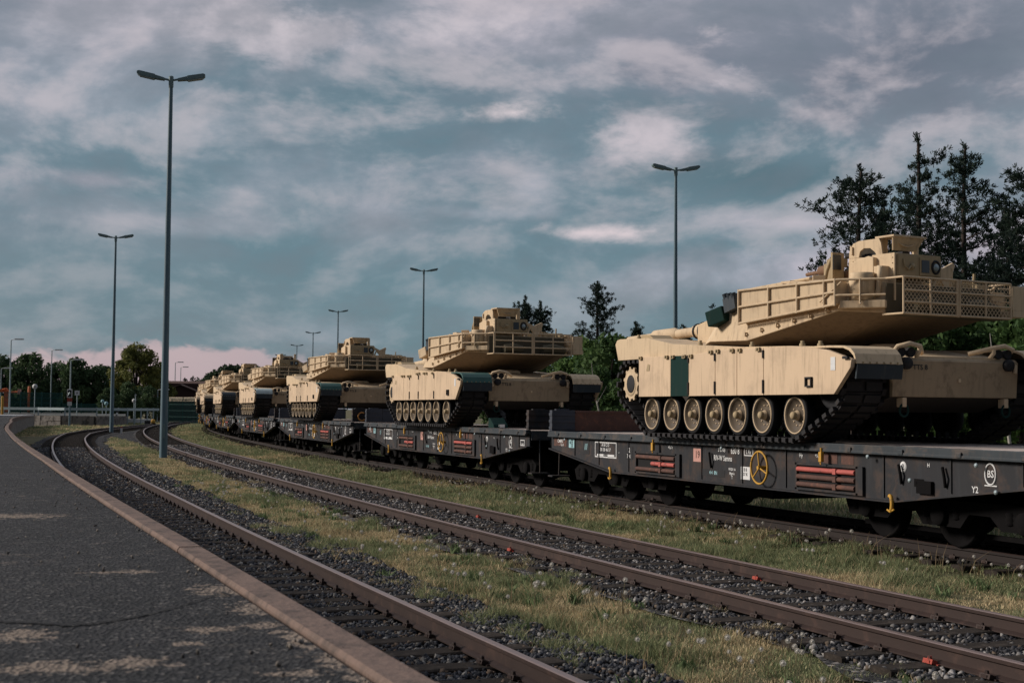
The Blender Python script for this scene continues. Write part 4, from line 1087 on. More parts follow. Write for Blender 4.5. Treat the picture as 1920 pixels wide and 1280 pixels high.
    m.tube([(xr - .01, -.0, 1.83), (xr - .01, 0, 2.38)], .02, 6); m.build('rack_frame', TAN2, T)
    m = MB(); e = .007
    for ya, yb in ((-1.07, -.04), (.04, 1.07)):
        n = 28; rows = 12
        for k in range(rows + 1):
            z = H[0] + .02 + (H[-1] - H[0] - .04) * k / rows; amp = .017 * (1 if k % 2 else -1)
            pts = [(ya + (yb - ya) * i / n, z + amp * (1 if i % 2 else -1)) for i in range(n + 1)]
            m.add([(xr - .012, y, zz - e) for y, zz in pts] + [(xr - .012, y, zz + e) for y, zz in pts], [(i, i + 1, n + 2 + i, n + 1 + i) for i in range(n)])
    ms = m.build('rack_mesh', TAN2, T); ms['swap'] = 'mesh'
    m = MB(); m.box(2.30, 2.66, 1.14, 1.40, 1.93, 2.28); m.box(2.67, 3.04, 1.14, 1.42, 1.88, 1.98); m.box(2.98, 3.04, 1.13, 1.40, 1.98, 2.34)
    for z in (2.02, 2.12, 2.22, 2.32): m.tube([(2.8, 1.1, z), (2.8, 1.5, z)], .012, 6)
    m.build('side_box', TAN, T, bevel=.008)
    # smoke dischargers on the visible cheek
    m = MB(); m.box(-.80, -.45, -1.60, -1.32, 1.85, 2.10, rot=(0, R(-16), R(14))); la = m.build('smoke_discharger', TAN, T, bevel=.02); la['swap'] = 'green'
    m = MB()
    for q in range(3):
        for r_ in range(2): m.tube([(-.36 + q * .10, -1.38 - r_ * .09, 2.10), (-.41 + q * .10, -1.44 - r_ * .09, 2.33)], .046, 8)
    m.box(-.42, -.14, -1.55, -1.36, 2.05, 2.28, rot=(0, R(-14), 0)); m.build('discharger_tubes', FLAPM, T)
    # sight housing on the roof at the front
    m = MB(); m.loft([[(-1.75, .25, 2.14), (-.45, .25, 2.26), (-.45, 1.0, 2.26), (-1.75, 1.0, 2.14)], [(-1.78, .24, 2.50), (-.40, .24, 2.58), (-.40, 1.02, 2.58), (-1.78, 1.02, 2.50)], [(-1.98, .16, 2.565), (-.32, .16, 2.655), (-.32, 1.10, 2.655), (-1.98, 1.10, 2.565)], [(-1.98, .16, 2.60), (-.32, .16, 2.685), (-.32, 1.10, 2.685), (-1.98, 1.10, 2.60)]])
    for x in (-1.5, -1.1, -.7): m.box(x, x + .03, .10, .25, 2.3, 2.58)
    m.build('sight_housing', TAN, T, bevel=.008)
    # commander's station: plates round an open hatch
    m = MB(); y0, y1 = -.80, -.02; x0, x1 = 1.64, 2.36
    side = [(x0, 2.33), (x0 + .02, 2.86), (x0 + .10, 2.97), (x0 + .22, 3.02), (x1 - .2, 3.02), (x1, 2.75), (x1, 2.33)]
    win = [(1.90, 2.76), (1.84, 2.86), (1.93, 2.90), (2.10, 2.89), (2.22, 2.80), (2.26, 2.73)]
    # visible side plate made of strips round its window
    yy = y0
    def strip(poly): m.prism(poly, yy, yy + .03)
    strip([(x0, 2.33), (x1, 2.33), (x1, 2.72), (2.24, 2.73), (1.86, 2.75), (x0 + .01, 2.75)])
    strip([(x0 + .01, 2.75), (1.86, 2.75), (1.89, 2.84), (1.97, 2.88), (1.97, 3.00), (x0 + .22, 3.00), (x0 + .10, 2.97), (x0 + .02, 2.86)])
    strip([(1.97, 2.88), (2.10, 2.87), (2.20, 2.80), (2.24, 2.73), (x1, 2.72), (2.32, 2.93), (2.28, 3.00), (1.97, 3.00)])
    m.box(x0 - .0, x0 + .03, y0 + .03, y1, 2.33, 2.95)
    m.box(x1 - .03, x1, y0 + .03, y1 - .0, 2.33, 2.62); m.box(x1 - .10, x1 - .06, y1 - .10, y1, 2.62, 3.02); m.box(x1 - .12, x1 - .06, y0 + .03, y0 + .16, 2.62, 3.02)
    m.prism([(x0 + .1, 2.33), (x1, 2.33), (x1, 2.60), (x0 + .3, 2.60)], y1, y1 + .03)
    for q in range(9): m.lathe([(.012, 0), (.010, -.012), (0, -.014)], (x0 + .5 + q * .05 if q < 8 else x0 + .1, y0, 2.70 - .0 * q), 'y', 6)
    m.box(1.72, 1.75, y0 - .03, y0, 2.80, 2.92); m.box(1.73, 1.80, y0 - .04, y0, 2.66, 2.69)
    m.build('hatch_shield', TAN, T, bevel=.008)
    ya, yb = y0 + .02, y0 + .64
    m = MB(); m.loft([[(2.42, ya + .10, 2.82), (2.42, yb - .06, 2.82), (2.45, yb - .06, 2.82), (2.45, ya + .10, 2.82)], [(2.52, ya, 3.0), (2.52, yb, 3.0), (2.55, yb, 3.0), (2.55, ya, 3.0)]])
    m.box(2.20, 2.58, ya - .02, yb + .02, 3.0, 3.03); m.tube([(2.505, (ya + yb) / 2 + .18 * math.cos(a), 2.985 - .11 * math.sin(a)) for a in np.linspace(0, PI, 13)], .014, 6)
    m.build('raised_hatch', TAN, T, bevel=.01)
    m = MB(); m.tube([(2.1, -.4, 2.3), (2.1, -.4, 2.62), (1.7, -.42, 2.80), (1.2, -.42, 2.86)], .045, 8); m.box(1.55, 2.05, -.5, -.3, 2.66, 2.84); m.box(1.9, 2.2, -.25, -.1, 2.5, 2.85); m.lathe([(0, 0), (.09, 0), (.09, .2), (0, .2)], (1.85, -.6, 2.6), 'z', 10)
    m.build('hatch_gear', STEELDK, T)
    # boxed unit with window and fan behind it
    ex, ey = 2.72, -.44
    m = MB(); m.box(ex - .38, ex, ey - .43, ey + .43, 2.40, 2.74); m.box(ex, ex + .012, ey - .42, ey - .03, 2.42, 2.72); m.box(ex, ex + .018, ey + .0, ey + .42, 2.44, 2.70); m.box(ex - .38, ex - .02, ey - .445, ey - .43, 2.42, 2.70); m.build('equipment_box', OLIVE, T, bevel=.008)
    m = MB(); m.box(ex - .46, ex - .012, ey - .475, ey - .446, 2.06, 2.745)
    for q in range(8): m.lathe([(.011, 0), (.009, -.01), (0, -.012)], (ex - .05, ey - .475, 2.12 + q * .08), 'y', 6)
    m.build('side_plate', TAN, T)
    m = MB(); m.box(ex + .019, ex + .026, ey + .03, ey + .18, 2.48, 2.66); m.build('box_window', GLASSDK, T)
    m = MB(); m.tube([(ex + .022, ey + .31 + .075 * math.cos(a), 2.57 + .09 * math.sin(a)) for a in np.linspace(0, 2 * PI, 21)], .018, 6, caps=False); m.build('fan_ring', STEELDK, T)
    m = MB(); m.lathe([(0, 0), (.06, 0), (.05, .02), (0, .03)], (ex + .019, ey + .31, 2.57), 'x', 14); m.build('fan_hub', GALV, T)
    m = MB(); m.tube([(ex + .02, ey - .33, 2.66), (ex + .04, ey - .33, 2.56), (ex + .04, ey - .25, 2.51), (ex + .03, ey - .19, 2.57)], .014, 6); m.lathe([(0, 0), (.045, 0), (.045, .03), (0, .035)], (ex + .014, ey - .16, 2.56), 'x', 10); m.build('box_fitting', OLIVE, T)
    # canister and bracket on the corner shelf
    m = MB(); m.lathe([(.0, 0), (.19, 0), (.19, .30), (.17, .36), (.175, .40), (.0, .40)], (2.36, -1.20, 2.06), 'z', 18); m.build('shelf_canister', TAN, T)
    m = MB(); m.box(2.44, 2.60, -1.06, -.90, 2.06, 2.56); m.tube([(2.56, -1.1, 2.12), (2.60, -1.1, 2.40), (2.56, -1.05, 2.53), (2.48, -1.0, 2.54)], .04, 8); m.build('shelf_bracket', TAN, T, bevel=.02)
    # plain slab between shelf and shield, loader's gun, low roof gear
    m = MB(); m.prism([(1.9, 2.33), (2.36, 2.33), (2.36, 2.70), (2.25, 2.73), (1.9, 2.66)], -.99, -.875); m.build('roof_slab', TAN, T, bevel=.012)
    m = MB(); m.tube([(.95, -.72, 2.62), (1.15, -.72, 2.64)], [.085, .075], 12); m.tube([(1.25, -.62, 2.52), (1.5, -.62, 2.54)], .075, 12); m.tube([(.6, -.70, 2.60), (1.0, -.72, 2.62)], .03, 8); m.build('canvas_roll', mat('brown_canvas', (.20, .115, .07), .9, var=.2, scale=12), T)
    m = MB(); m.box(1.42, 1.46, -.95, -.72, 2.42, 2.86); m.box(1.1, 1.45, -.80, -.76, 2.34, 2.72); m.tube([(1.2, -.9, 2.33), (1.28, -.9, 2.6), (1.36, -.88, 2.78)], .03, 8); m.tube([(1.3, -.7, 2.33), (1.25, -.7, 2.75)], .03, 8); m.box(1.05, 1.3, -.7, -.5, 2.68, 2.80); m.build('gun_mount', OLIVE, T)
    m = MB(); m.box(1.47, 1.485, -.96, -.80, 2.60, 2.82); m.build('shield_glass', GLASSDK, T)
    m = MB(); m.prism([(2.0, 2.33), (2.25, 2.33), (2.55, 2.62), (2.50, 2.72)], .06, .09); m.prism([(.04, 2.72), (.30, 2.60), (.52, 2.70), (.56, 2.66), (.42, 2.34), (.34, 2.34)], 2.42, 2.46, plane='yz'); m.tube([(2.4, .52, 2.3), (2.45, .5, 2.62)], .025, 6); m.tube([(2.5, .06, 2.33), (2.5, .18, 2.62)], .03, 6); m.build('folding_shield', TAN, T)
    m = MB()
    rr = random.Random(3)
    for q in range(16):
        x, y = rr.uniform(1.5, 2.5), rr.uniform(.55, 1.2); a, b, c = rr.uniform(.04, .2), rr.uniform(.04, .16), rr.uniform(.03, .12); m.box(x - a, x + a, y - b, y + b, 2.325, 2.34 + c, rot=(0, 0, rr.uniform(0, 1)))
    m.build('roof_gear', OLIVE, T, bevel=.006)
    m = MB(); rr = random.Random(9)
    for q in range(9):
        x, y = rr.uniform(.5, 1.5), rr.uniform(-1.25, -.55); a, b, c = rr.uniform(.04, .13), rr.uniform(.04, .12), rr.uniform(.06, .20); m.box(x - a, x + a, y - b, y + b, 2.325, 2.36 + c, rot=(0, 0, rr.uniform(0, 1)))
    m.tube([(.4, -1.1, 2.36), (.8, -1.2, 2.44), (1.3, -1.15, 2.40), (1.8, -1.22, 2.38)], .018, 6); m.build('loader_gear', TAN2, T, bevel=.01)
    for q, (y, L_, c) in enumerate(((-.72, .50, 'a'), (.35, .62, 'b'))):
        m = MB(); m.tube([(2.86, y, 1.98), (2.86, y + L_ * .5, 2.0), (2.86, y + L_, 1.97)], [.11, .13, .10], 10); m.tube([(2.86, y + .15, 1.985), (2.86, y + .18, 1.985)], .128, 10); m.build('stowed_pack', mat('drab_pack', (.10, .085, .055), .9, var=.3, scale=9), T)
    m = MB(); m.lathe([(.25, 0), (.25, .06), (.2, .09), (0, .10)], (1.2, .45, 2.33), 'z', 20); m.build('roof_hatch', TAN, T)
    m = MB(); m.tube([(2.5, .9, 2.3), (2.52, .9, 2.55)], .02, 6); m.build('antenna_base', OLIVE, T)
    m = MB(); m.tube([(.2, -1.2, 2.3), (.2, -1.2, 2.42)], .05, 8); m.build('wind_sensor', OLIVE, T)
    return T

# ---- place the train
def pose(s, o):
    x, y, h = frame(s, o); return (x, y, 0), h - PI / 2
W0 = make_wagon(); WT = None
mark_targets = []
mark_wagon(W0, True)
WT = tree_of(W0)
ORD = ['nearest', 'second', 'third', 'fourth', 'fifth', 'sixth', 'seventh', 'eighth']
wag_label = ['nearest dark flat wagon, cut by the picture edge, rust brown board at its far end', 'second dark flat wagon from the viewer, dark green wheel chock on its deck',
             'third dark flat wagon from the viewer, ochre timber block on its near end', 'fourth dark flat wagon from the viewer, pale stencils along its side', 'fifth dark flat wagon from the viewer along the bend', 'sixth dark flat wagon from the viewer along the bend', 'seventh dark flat wagon from the viewer, partly hidden by the bend', 'eighth dark flat wagon at the far end of the train']
wagons = []
for k in range(8):
    w = W0 if k == 0 else copy_tree(W0, None, WT)
    p, rz = pose(12.38 + 16.5 * k, float(o3(12.38 + 16.5 * k))); w.location = p; w.rotation_euler = (0, 0, rz)
    w['label'] = wag_label[k]; wagons.append(w)
def override(o, m):
    for sl in o.material_slots: sl.link = 'OBJECT'; sl.material = m
def sub(o, name):
    out = []
    def rec(q):
        for c in q.children:
            if c.name.split('.')[0] == name: out.append(c)
            rec(c)
    rec(o); return out
for eb in sub(wagons[0], 'end_board'):
    override(eb, RUST)
T0 = make_tank(); TT = tree_of(T0)
tank_label = ['nearest tan tank with one dark green skirt panel, cut by the picture edge', 'second tan tank from the viewer, side and front in full view, one dark green fender',
              'third tan tank from the viewer, single green fender top, open hatch frame on the turret', 'fourth tan tank from the viewer, pale sheet on its fender', 'fifth tan tank from the viewer along the bend, blue grey fender top', 'sixth tan tank from the viewer along the bend, all tan', 'seventh tan tank from the viewer, mostly hidden behind the sixth', 'eighth tan tank at the far end of the train']
beta = [8.7, 5.0, 7, 6, 7, 5, 7, 6]
tanks = []
TC = [T0] + [copy_tree(T0, None, TT) for k in range(7)]
for k, t in enumerate(TC):
    if k == 0: p, rz = (4.8598, 23.3529, 0), .3642 - PI / 2
    elif k == 1: p, rz = (-.7968, 38.7966, 0), .3401 - PI / 2
    else: p, rz = pose(12.5 + 16.5 * k, float(o3(12.5 + 16.5 * k)))
    t.location = (p[0], p[1], RH + 1.27); t.rotation_euler = (0, 0, rz); t['label'] = tank_label[k]
    for T in sub(t, 'turret'): T.rotation_euler = (0, 0, R(beta[k]))
    fl = sub(t, 'fender')
    near = [f for f in fl]
    if k in (1, 2): override(near[0], TARP)
    if k == 3: override(near[0], PALESHEET)
    if k == 4: override(near[0], FLAPM)
    for o in sub(t, 'skirt_panel'):
        if k == 0 and o.get('swap') == 'green': override(o, GREEN); o['label'] = 'dark green skirt panel'
    for o in sub(t, 'smoke_discharger'):
        if k == 0: override(o, GREEN)
    if k > 0:
        for o in sub(t, 'rack_mesh'): bpy.data.objects.remove(o)
    drop = {2: ('canvas_roll', 'shelf_bracket'), 3: ('raised_hatch',), 4: ('gun_mount', 'shield_glass'), 5: ('canvas_roll', 'folding_shield'), 6: ('raised_hatch',), 1: ('canvas_roll',)}.get(k, ())
    for nm in drop:
        for o in sub(t, nm): bpy.data.objects.remove(o)
    tanks.append(t)

# ================================================================ LAMP POSTS
def lamp_parts():
    m = MB(); H = 14.55
    m.tube([(0, 0, -.2), (0, 0, 1.2), (0, 0, H)], [.150, .145, .072], 16); pole = m.mesh('pole', POLEM)
    m = MB(); m.tube([(0, 0, H - .35), (0, 0, H + .06)], .095, 12); m.lathe([(.10, H + .06), (.05, H + .10), (0, H + .11)], (0, 0, 0), 'z', 12); m.box(-.05, .05, -.19, -.14, .7, 1.25); collar = m.mesh('collar', LUMI)
    heads = []
    for sg in (-1, 1):
        m = MB(); el = R(11); c, s = math.cos(el), math.sin(el)
        q = lambda u, w: (sg * u * c, H - .08 + u * s + w)
        def blk(u0, u1, w0, w1, y0, y1): m.prism([q(u0, w0), q(u1, w0), q(u1, w1), q(u0, w1)], y0, y1)
        m.tube([(0, 0, H - .08), (sg * .30 * c, 0, H - .08 + .30 * s)], .045, 8)
        m.prism([q(.25, -.06), q(.62, -.09), q(.62, .06), q(.25, .03)], -.13, .13); blk(.62, 1.24, -.10, .075, -.165, .165); m.prism([q(1.24, -.10), q(1.31, -.04), q(1.31, .03), q(1.24, .075)], -.15, .15)
        head = m.mesh('luminaire', LUMI, .012)
        m = MB(); m.prism([q(.66, -.125), q(1.20, -.125), q(1.22, -.10), q(.64, -.10)], -.14, .14); heads.append((head, m.mesh('lens', GALV)))
    return pole, collar, heads
LP = lamp_parts()
lamp_sites = [(310, 54.5, 'tall blue grey double lamp post standing closest, in the grass between the two empty tracks'), (212, 106.0, 'double lamp post further along the bend beside the near track'),
              (1266.5, 74.0, 'double lamp post rising behind the gun of the nearest tank'), (793, 129.5, 'double lamp post rising behind the turret front of the second tank'), (633, 185, 'double lamp post rising behind the third tank'),
              (586.5, 238, 'double lamp post just left of the one behind the third tank'), (556.5, 286, 'small double lamp post above the fourth tank'), (526, 340, 'tiny far double lamp post above the fifth tank')]
for u, D, lab in lamp_sites:
    x, y = px_xy(u, D)
    t = thing('lamp_post', lab, 'lamp post', (x, y, 0), R(11), 'double lamp posts of the yard')
    link('pole', LP[0], t); link('collar', LP[1], t)
    for hd, ln in LP[2]:
        h = link('luminaire', hd, t); link('lens', ln, h)
def street_lamp_parts():
    m = MB(); H = 8.2; m.tube([(0, 0, -.5), (0, 0, H)], [.10, .06], 10); p = m.mesh('pole', GALV)
    m = MB(); m.tube([(0, 0, H), (.25, 0, H + .08), (.55, 0, H + .10)], .04, 8); m.box(.45, 1.45, -.16, .16, H + .04, H + .20); return p, m.mesh('luminaire', WHITE, .03)
SL = street_lamp_parts()
for u, v, D, lab, rz in ((20, 636, 165, 'single arm street lamp at the far left among dark trees', 0), (97, 656, 196, 'single arm street lamp rising between two dark trees', 0), (329, 679, 255, 'single arm street lamp above the brown roof, the taller of two', 0), (339.5, 688, 275, 'single arm street lamp above the brown roof, the shorter of two', 0),
                         (3, 690, 190, 'short street lamp at the left picture edge', 0), (198, 698, 205, 'short street lamp left of the far lamp post', 0), (281, 697, 215, 'short street lamp in front of the round tree', .2), (297, 730, 185, 'low path lamp left of the nearest lamp post', 0), (133, 674, 160, 'green lamp mast right behind the track signal', 0)):
    x, y = px_xy(u, D); top = (769.8 + (u - 960) * .0091 - v) / FPX * D + CAMZ
    t = thing('street_lamp', lab, 'street lamp', (x, y, top - 8.3), rz, 'street lamps along the road beyond the yard')
    link('pole', SL[0], t); link('luminaire', SL[1], t)

# ================================================================ TREES
def leaf_cards(c, size, spread_n=None, flat=0.0):
    """one small four-cornered leaf cluster at each point of c (n,3)"""
    n = len(c); nrm = rng.normal(size=(n, 3)); nrm[:, 2] = nrm[:, 2] * (1 + flat) ; nrm /= np.linalg.norm(nrm, axis=1)[:, None]
    a = np.cross(nrm, rng.normal(size=(n, 3))); a /= np.linalg.norm(a, axis=1)[:, None]; b = np.cross(nrm, a)
    s = size * rng.uniform(.55, 1.35, (n, 1)); e = rng.uniform(.35, .7, (n, 1))
    V = np.stack([c - a * s, c - b * s * e + nrm * s * .15, c + a * s, c + b * s * e + nrm * s * .15], 1)
    F = np.arange(n * 4).reshape(n, 4); return V.reshape(-1, 3), F
def broadleaf_mesh(seed, H, W, n=5200, leaf=.17, tone=((.034, .072, .026), (.085, .140, .045)), base=.12, open_=.0):
    r = np.random.default_rng(seed); C = []; T = []
    k = 34
    # clumps spread through an uneven crown
    th = r.uniform(0, 2 * PI, k); zz = r.beta(1.5, 1.3, k); prof = np.sin(np.clip(zz * .92 + .10, 0, 1) * PI) ** .6
    rad = W / 2 * prof * r.uniform(.35, .95, k)
    cc = np.stack([rad * np.cos(th), rad * np.sin(th), H * (base + (1 - base) * zz) * .95], 1); cr = W * r.uniform(.10, .21, k)
    for j in range(k):
        m = int(n / k * (cr[j] / (W * .15)) ** 2 * (1 - open_ * r.random()))
        d = r.normal(size=(m, 3)); d /= np.linalg.norm(d, axis=1)[:, None]; d *= r.uniform(.25, 1.0, (m, 1)) ** .45
        C.append(cc[j] + d * cr[j] * np.array([1, 1, .8])); tt = r.uniform(.0, 1.0, (m, 1)) * .6 + r.uniform(0, .5)
        T.append(np.array(tone[0]) + (np.array(tone[1]) - np.array(tone[0])) * tt)
    C = np.concatenate(C); T = np.concatenate(T) * r.uniform(.7, 1.25, (len(C), 1))
    V, F = leaf_cards(C, leaf); crown = np_mesh('crown', V, F, mat_attr('leaf', .7, .3), np.repeat(T, 4, 0))
    m = MB(); m.tube([(0, 0, -.3), (.1, .05, H * .3), (0, .1, H * .6), (.1, 0, H * .85)], [W * .035, W * .028, W * .016, W * .006], 8)
    for j in range(12):
        p = cc[j]; z0 = max(.3, p[2] * .55); m.tube([(0, 0, z0), (p[0] * .5, p[1] * .5, z0 + (p[2] - z0) * .45), tuple(p)], [W * .014, W * .009, W * .003], 5)
    return crown, m.mesh('trunk', BARK)
def dome_mesh(seed, H, W, n=9000, leaf=.2):
    r = np.random.default_rng(seed); k = 90; zz = r.random(k) ** .8; th = r.uniform(0, 2 * PI, k)
    rad = W / 2 * np.sqrt(np.clip(1 - zz ** 2.4, 0, 1)) * r.uniform(.45, .95, k); z = H * (.36 + .58 * zz); cr = W * r.uniform(.06, .12, k); C = []; T = []
    lo, hi = np.array((.085, .105, .035)), np.array((.22, .21, .06))
    for j in range(k):
        m = int(n / k * r.uniform(.5, 1.5)); d = r.normal(size=(m, 3)); d /= np.linalg.norm(d, axis=1)[:, None]; d *= r.uniform(.2, 1, (m, 1)) ** .5
        C.append(np.array([rad[j] * math.cos(th[j]), rad[j] * math.sin(th[j]), z[j]]) + d * cr[j]); T.append(lo + (hi - lo) * (r.random((m, 1)) * .5 + .5 * r.random()))
    C = np.concatenate(C); T = np.concatenate(T); V, F = leaf_cards(C, leaf)
    m = MB(); m.tube([(0, 0, -.3), (0, .1, H * .4), (.1, 0, H * .8)], [.3, .22, .05], 8)
    for j in range(0, k, 4): m.tube([(0, 0, H * .3), (rad[j] * .5 * math.cos(th[j]), rad[j] * .5 * math.sin(th[j]), (H * .3 + z[j]) / 2 + .3), (rad[j] * math.cos(th[j]), rad[j] * math.sin(th[j]), z[j])], [.10, .06, .02], 5)
    return np_mesh('crown', V, F, mat_attr('leaf', .7, .3), np.repeat(T, 4, 0)), m.mesh('trunk', BARK)
def pine_mesh(seed, H, W, bare=.30, dens=1.0, lean=.0):
    """a Scots pine: whorls of limbs, each ending in upswept tufts of needles"""
    r = np.random.default_rng(seed); m = MB(); pts = [(0, 0, -.3)]
    for k in range(1, 7): pts.append((lean * k / 6 + r.normal() * .06, r.normal() * .06, H * k / 6))
    P = np.array(pts); m.tube(pts, [H * .017 * (1 - i / 7.2) + .015 for i in range(7)], 8)
    tip = lambda z: np.array([np.interp(z, P[:, 2], P[:, 0]), np.interp(z, P[:, 2], P[:, 1]), z])
    C = []; D = []
    z = H * bare; wob = r.uniform(0, 6.28)
    while z < H * .94:
        f = (z / H - bare) / (1 - bare); nb = r.integers(4, 7); a0 = r.uniform(0, 6.28)
        for b in range(nb):
            if r.random() < .16: continue
            L = W * .62 * (1 - f) ** .72 * (.74 + .26 * math.sin(a0 + b + f * 9 + wob)) * r.uniform(.5, 1.3) + .10; a = a0 + b * 2 * PI / nb + r.normal() * .35; rise = r.uniform(-.02, .36) + .40 * f
            s = tip(z); d = np.array([math.cos(a), math.sin(a), rise]); mid = s + d * L * .55 + np.array([0, 0, -.05 * L]); e = s + d * L + np.array([0, 0, .12 * L])
            m.tube([tuple(s), tuple(mid), tuple(e)], [.045 * (1 - f) + .014, .022 * (1 - f) + .008, .006], 5)
            nt = int((6 + L * 9.0) * dens)
            for q in range(nt):
                u = 1 - (r.random() ** 1.7) * .72; p = s + (mid - s) * min(1, u / .55) if u < .55 else mid + (e - mid) * (u - .55) / .45
                side = r.normal(size=3) * np.array([.20, .20, .11]) * (.5 + .5 * L ** .5); C.append(p + side + np.array([0, 0, .05])); dd = d * .35 + np.array([0, 0, .75]) + r.normal(size=3) * .45 + side * 1.4; D.append(dd / np.linalg.norm(dd))
        z += H * (1 - bare) * r.uniform(.048, .085)
    for q in range(16): C.append(tip(H * (.88 + .13 * r.random())) + r.normal(size=3) * .06); D.append(np.array([r.normal() * .25, r.normal() * .25, 1.0]))
    C = np.array(C); D = np.array(D); n = len(C); k = 15
    # each tuft: a spray of needle-bundles
    Cr = np.repeat(C, k, 0); Dr = np.repeat(D, k, 0) + r.normal(size=(n * k, 3)) * .55; Dr /= np.linalg.norm(Dr, axis=1)[:, None]
    Cr = Cr + r.normal(size=Cr.shape) * .05; Ln = r.uniform(.13, .27, (n * k, 1)); sd = np.cross(Dr, r.normal(size=Dr.shape)); sd /= np.linalg.norm(sd, axis=1)[:, None]; w = .024
    V = np.stack([Cr - sd * w * .5, Cr + sd * w * .5, Cr + Dr * Ln * .6 + sd * w, Cr + Dr * Ln - sd * 0, ], 1); V[:, 3] = Cr + Dr * Ln * .6 - sd * w + Dr * Ln * .2
    col = np.array((.012, .024, .021)) + (np.array((.028, .045, .030)) - np.array((.012, .024, .021))) * r.random((n, 1)); col = np.repeat(col, k, 0) * r.uniform(.7, 1.2, (n * k, 1))
    me = np_mesh('crown', V.reshape(-1, 3), np.arange(n * k * 4).reshape(-1, 4), mat_attr('leaf', .7, .3), np.repeat(col, 4, 0))
    return me, m.mesh('trunk', BARK)
def plant(name, meshes, u, D, label, cat, group, rz=None, scale=1.0, dz=0):
    x, y = px_xy(u, D); t = thing(name, label, cat, (x, y, dz), random.uniform(0, 6.28) if rz is None else rz, group)
    sc_ = scale if isinstance(scale, tuple) else (scale,) * 3; t.scale = sc_
    link('crown', meshes[0], t); link('trunk', meshes[1], t); return t
def make_trees():
    hgt = lambda u, v, D: (769.8 + (u - 960) * .0091 - v) / FPX * D + CAMZ
    G = 'pines behind the train'
    for i, (u, v, D, W, bare, lab, lean) in enumerate((
            (1602, 318, 62, 7.4, .30, 'dark pine rising behind the hatch of the nearest tank, leftmost of the large ones', .2), (1727, 256, 66, 6.2, .34, 'tallest dark pine, pointed top, above the raised hatch of the nearest tank', 0),
            (1812, 272, 64, 5.4, .40, 'dark pine with a bare visible trunk, right of the tallest pine', 0), (1955, 300, 58, 6.4, .45, 'dark pine cut by the right picture edge, long side branches', -.2),
            (1662, 385, 70, 3.6, .45, 'small dark pine between the two large ones above the nearest turret', 0), (1890, 395, 74, 4.4, .4, 'dark pine low behind the others near the right edge', 0),
            (1121, 526, 108, 3.9, .42, 'lone dark pine standing between the second tank and the nearest tank', .1), (984, 556, 122, 3.2, .6, 'dark pine top showing behind the turret hatch of the second tank', 0), (1012, 566, 126, 2.6, .6, 'thin dark pine just right of the second tank hatch', 0),
            (1193, 606, 104, 2.2, .45, 'small dark spruce top above the bushes left of the nearest tank', 0), (1283, 612, 110, 2.0, .5, 'small conifer top left of the nearest gun barrel', 0))):
        plant('pine_tree', pine_mesh(100 + i, hgt(u, v, D), W, bare, 1.12 if D < 90 else .95, lean), u, D, lab, 'pine tree', G)
    G = 'leafy trees and bushes behind the train'
    A = [broadleaf_mesh(11, 6.0, 4.6, 5200, .16), broadleaf_mesh(12, 6.0, 5.2, 5600, .17), broadleaf_mesh(13, 6.0, 4.2, 5000, .15, ((.050, .100, .030), (.120, .190, .052)), .05)]
    for i, (u, v, D, k, lab) in enumerate((
            (1052, 660, 92, 0, 'dark bushy tree right behind the second tank hull'), (1096, 628, 90, 2, 'bright green bushy tree below the lone pine'), (1150, 632, 86, 1, 'bushy green tree left of the nearest tank, behind the rusty end board'), (1215, 634, 93, 0, 'dark bushy tree beside the rear corner of the nearest tank'),
            (1262, 628, 100, 1, 'bushy tree top over the rear deck of the nearest tank'), (1330, 640, 104, 0, 'bush behind the gun barrel of the nearest tank'), (1012, 668, 104, 1, 'bush showing under the turret rack of the second tank'), (1118, 690, 80, 1, 'low dense bush left of the nearest tank tread'), (1180, 700, 78, 0, 'low dark bush behind the nearest tank sprocket'),
            (1590, 625, 64, 0, 'bushy tree hidden behind the nearest turret'), (1700, 610, 60, 1, 'bushy tree seen between nearest turret and hull'), (1765, 596, 56, 0, 'dark bushy tree under the mesh rack of the nearest turret'), (1830, 590, 58, 1, 'dark bushy tree right of the nearest turret underside'), (1900, 580, 55, 0, 'dark bushy tree at the right edge behind the nearest hull'), (1965, 590, 52, 1, 'bushy tree cut by the right picture edge'), (1912, 640, 46, 2, 'bright green bush at the right edge above the nearest hull'),
            (1500, 640, 76, 1, 'bushy tree behind the nearest tank side'), (940, 690, 110, 0, 'bush behind the second tank'), (1420, 640, 90, 0, 'bushy tree behind the middle of the nearest tank'))):
        h = hgt(u, v, D); plant('bushy_tree', A[k], u, D, lab, 'bushy tree', G, scale=(h / 6.0 * random.uniform(.85, 1.1), h / 6.0 * random.uniform(.85, 1.1), h / 6.0))
    # pale thin stems among the bushes
    for i, (u, D, lab) in enumerate(((1135, 74, 'thin pale leaning stem among the bushes left of the nearest tank'), (1902, 44, 'thin pale stem at the right edge by the wagon'))):
        x, y = px_xy(u, D); m = MB(); m.tube([(0, 0, -.1), (-.2, 0, 1.4), (-.55, .1, 3.0), (-.7, .1, 4.4)], [.06, .05, .035, .01], 7); m.tube([(-.4, 0, 2.3), (.1, .1, 3.2)], [.02, .006], 5)
        tag(m.build('sapling_stem', BIRCH, None, loc=(x, y, 0)), lab, 'sapling', 'pale saplings')
    G = 'dark trees beyond the road'
    Bm = [broadleaf_mesh(21, 8.0, 7.0, 5200, .24, ((.030, .058, .030), (.075, .115, .048)), .02), broadleaf_mesh(22, 8.0, 8.0, 5200, .25, ((.028, .054, .028), (.068, .105, .045)), .02)]
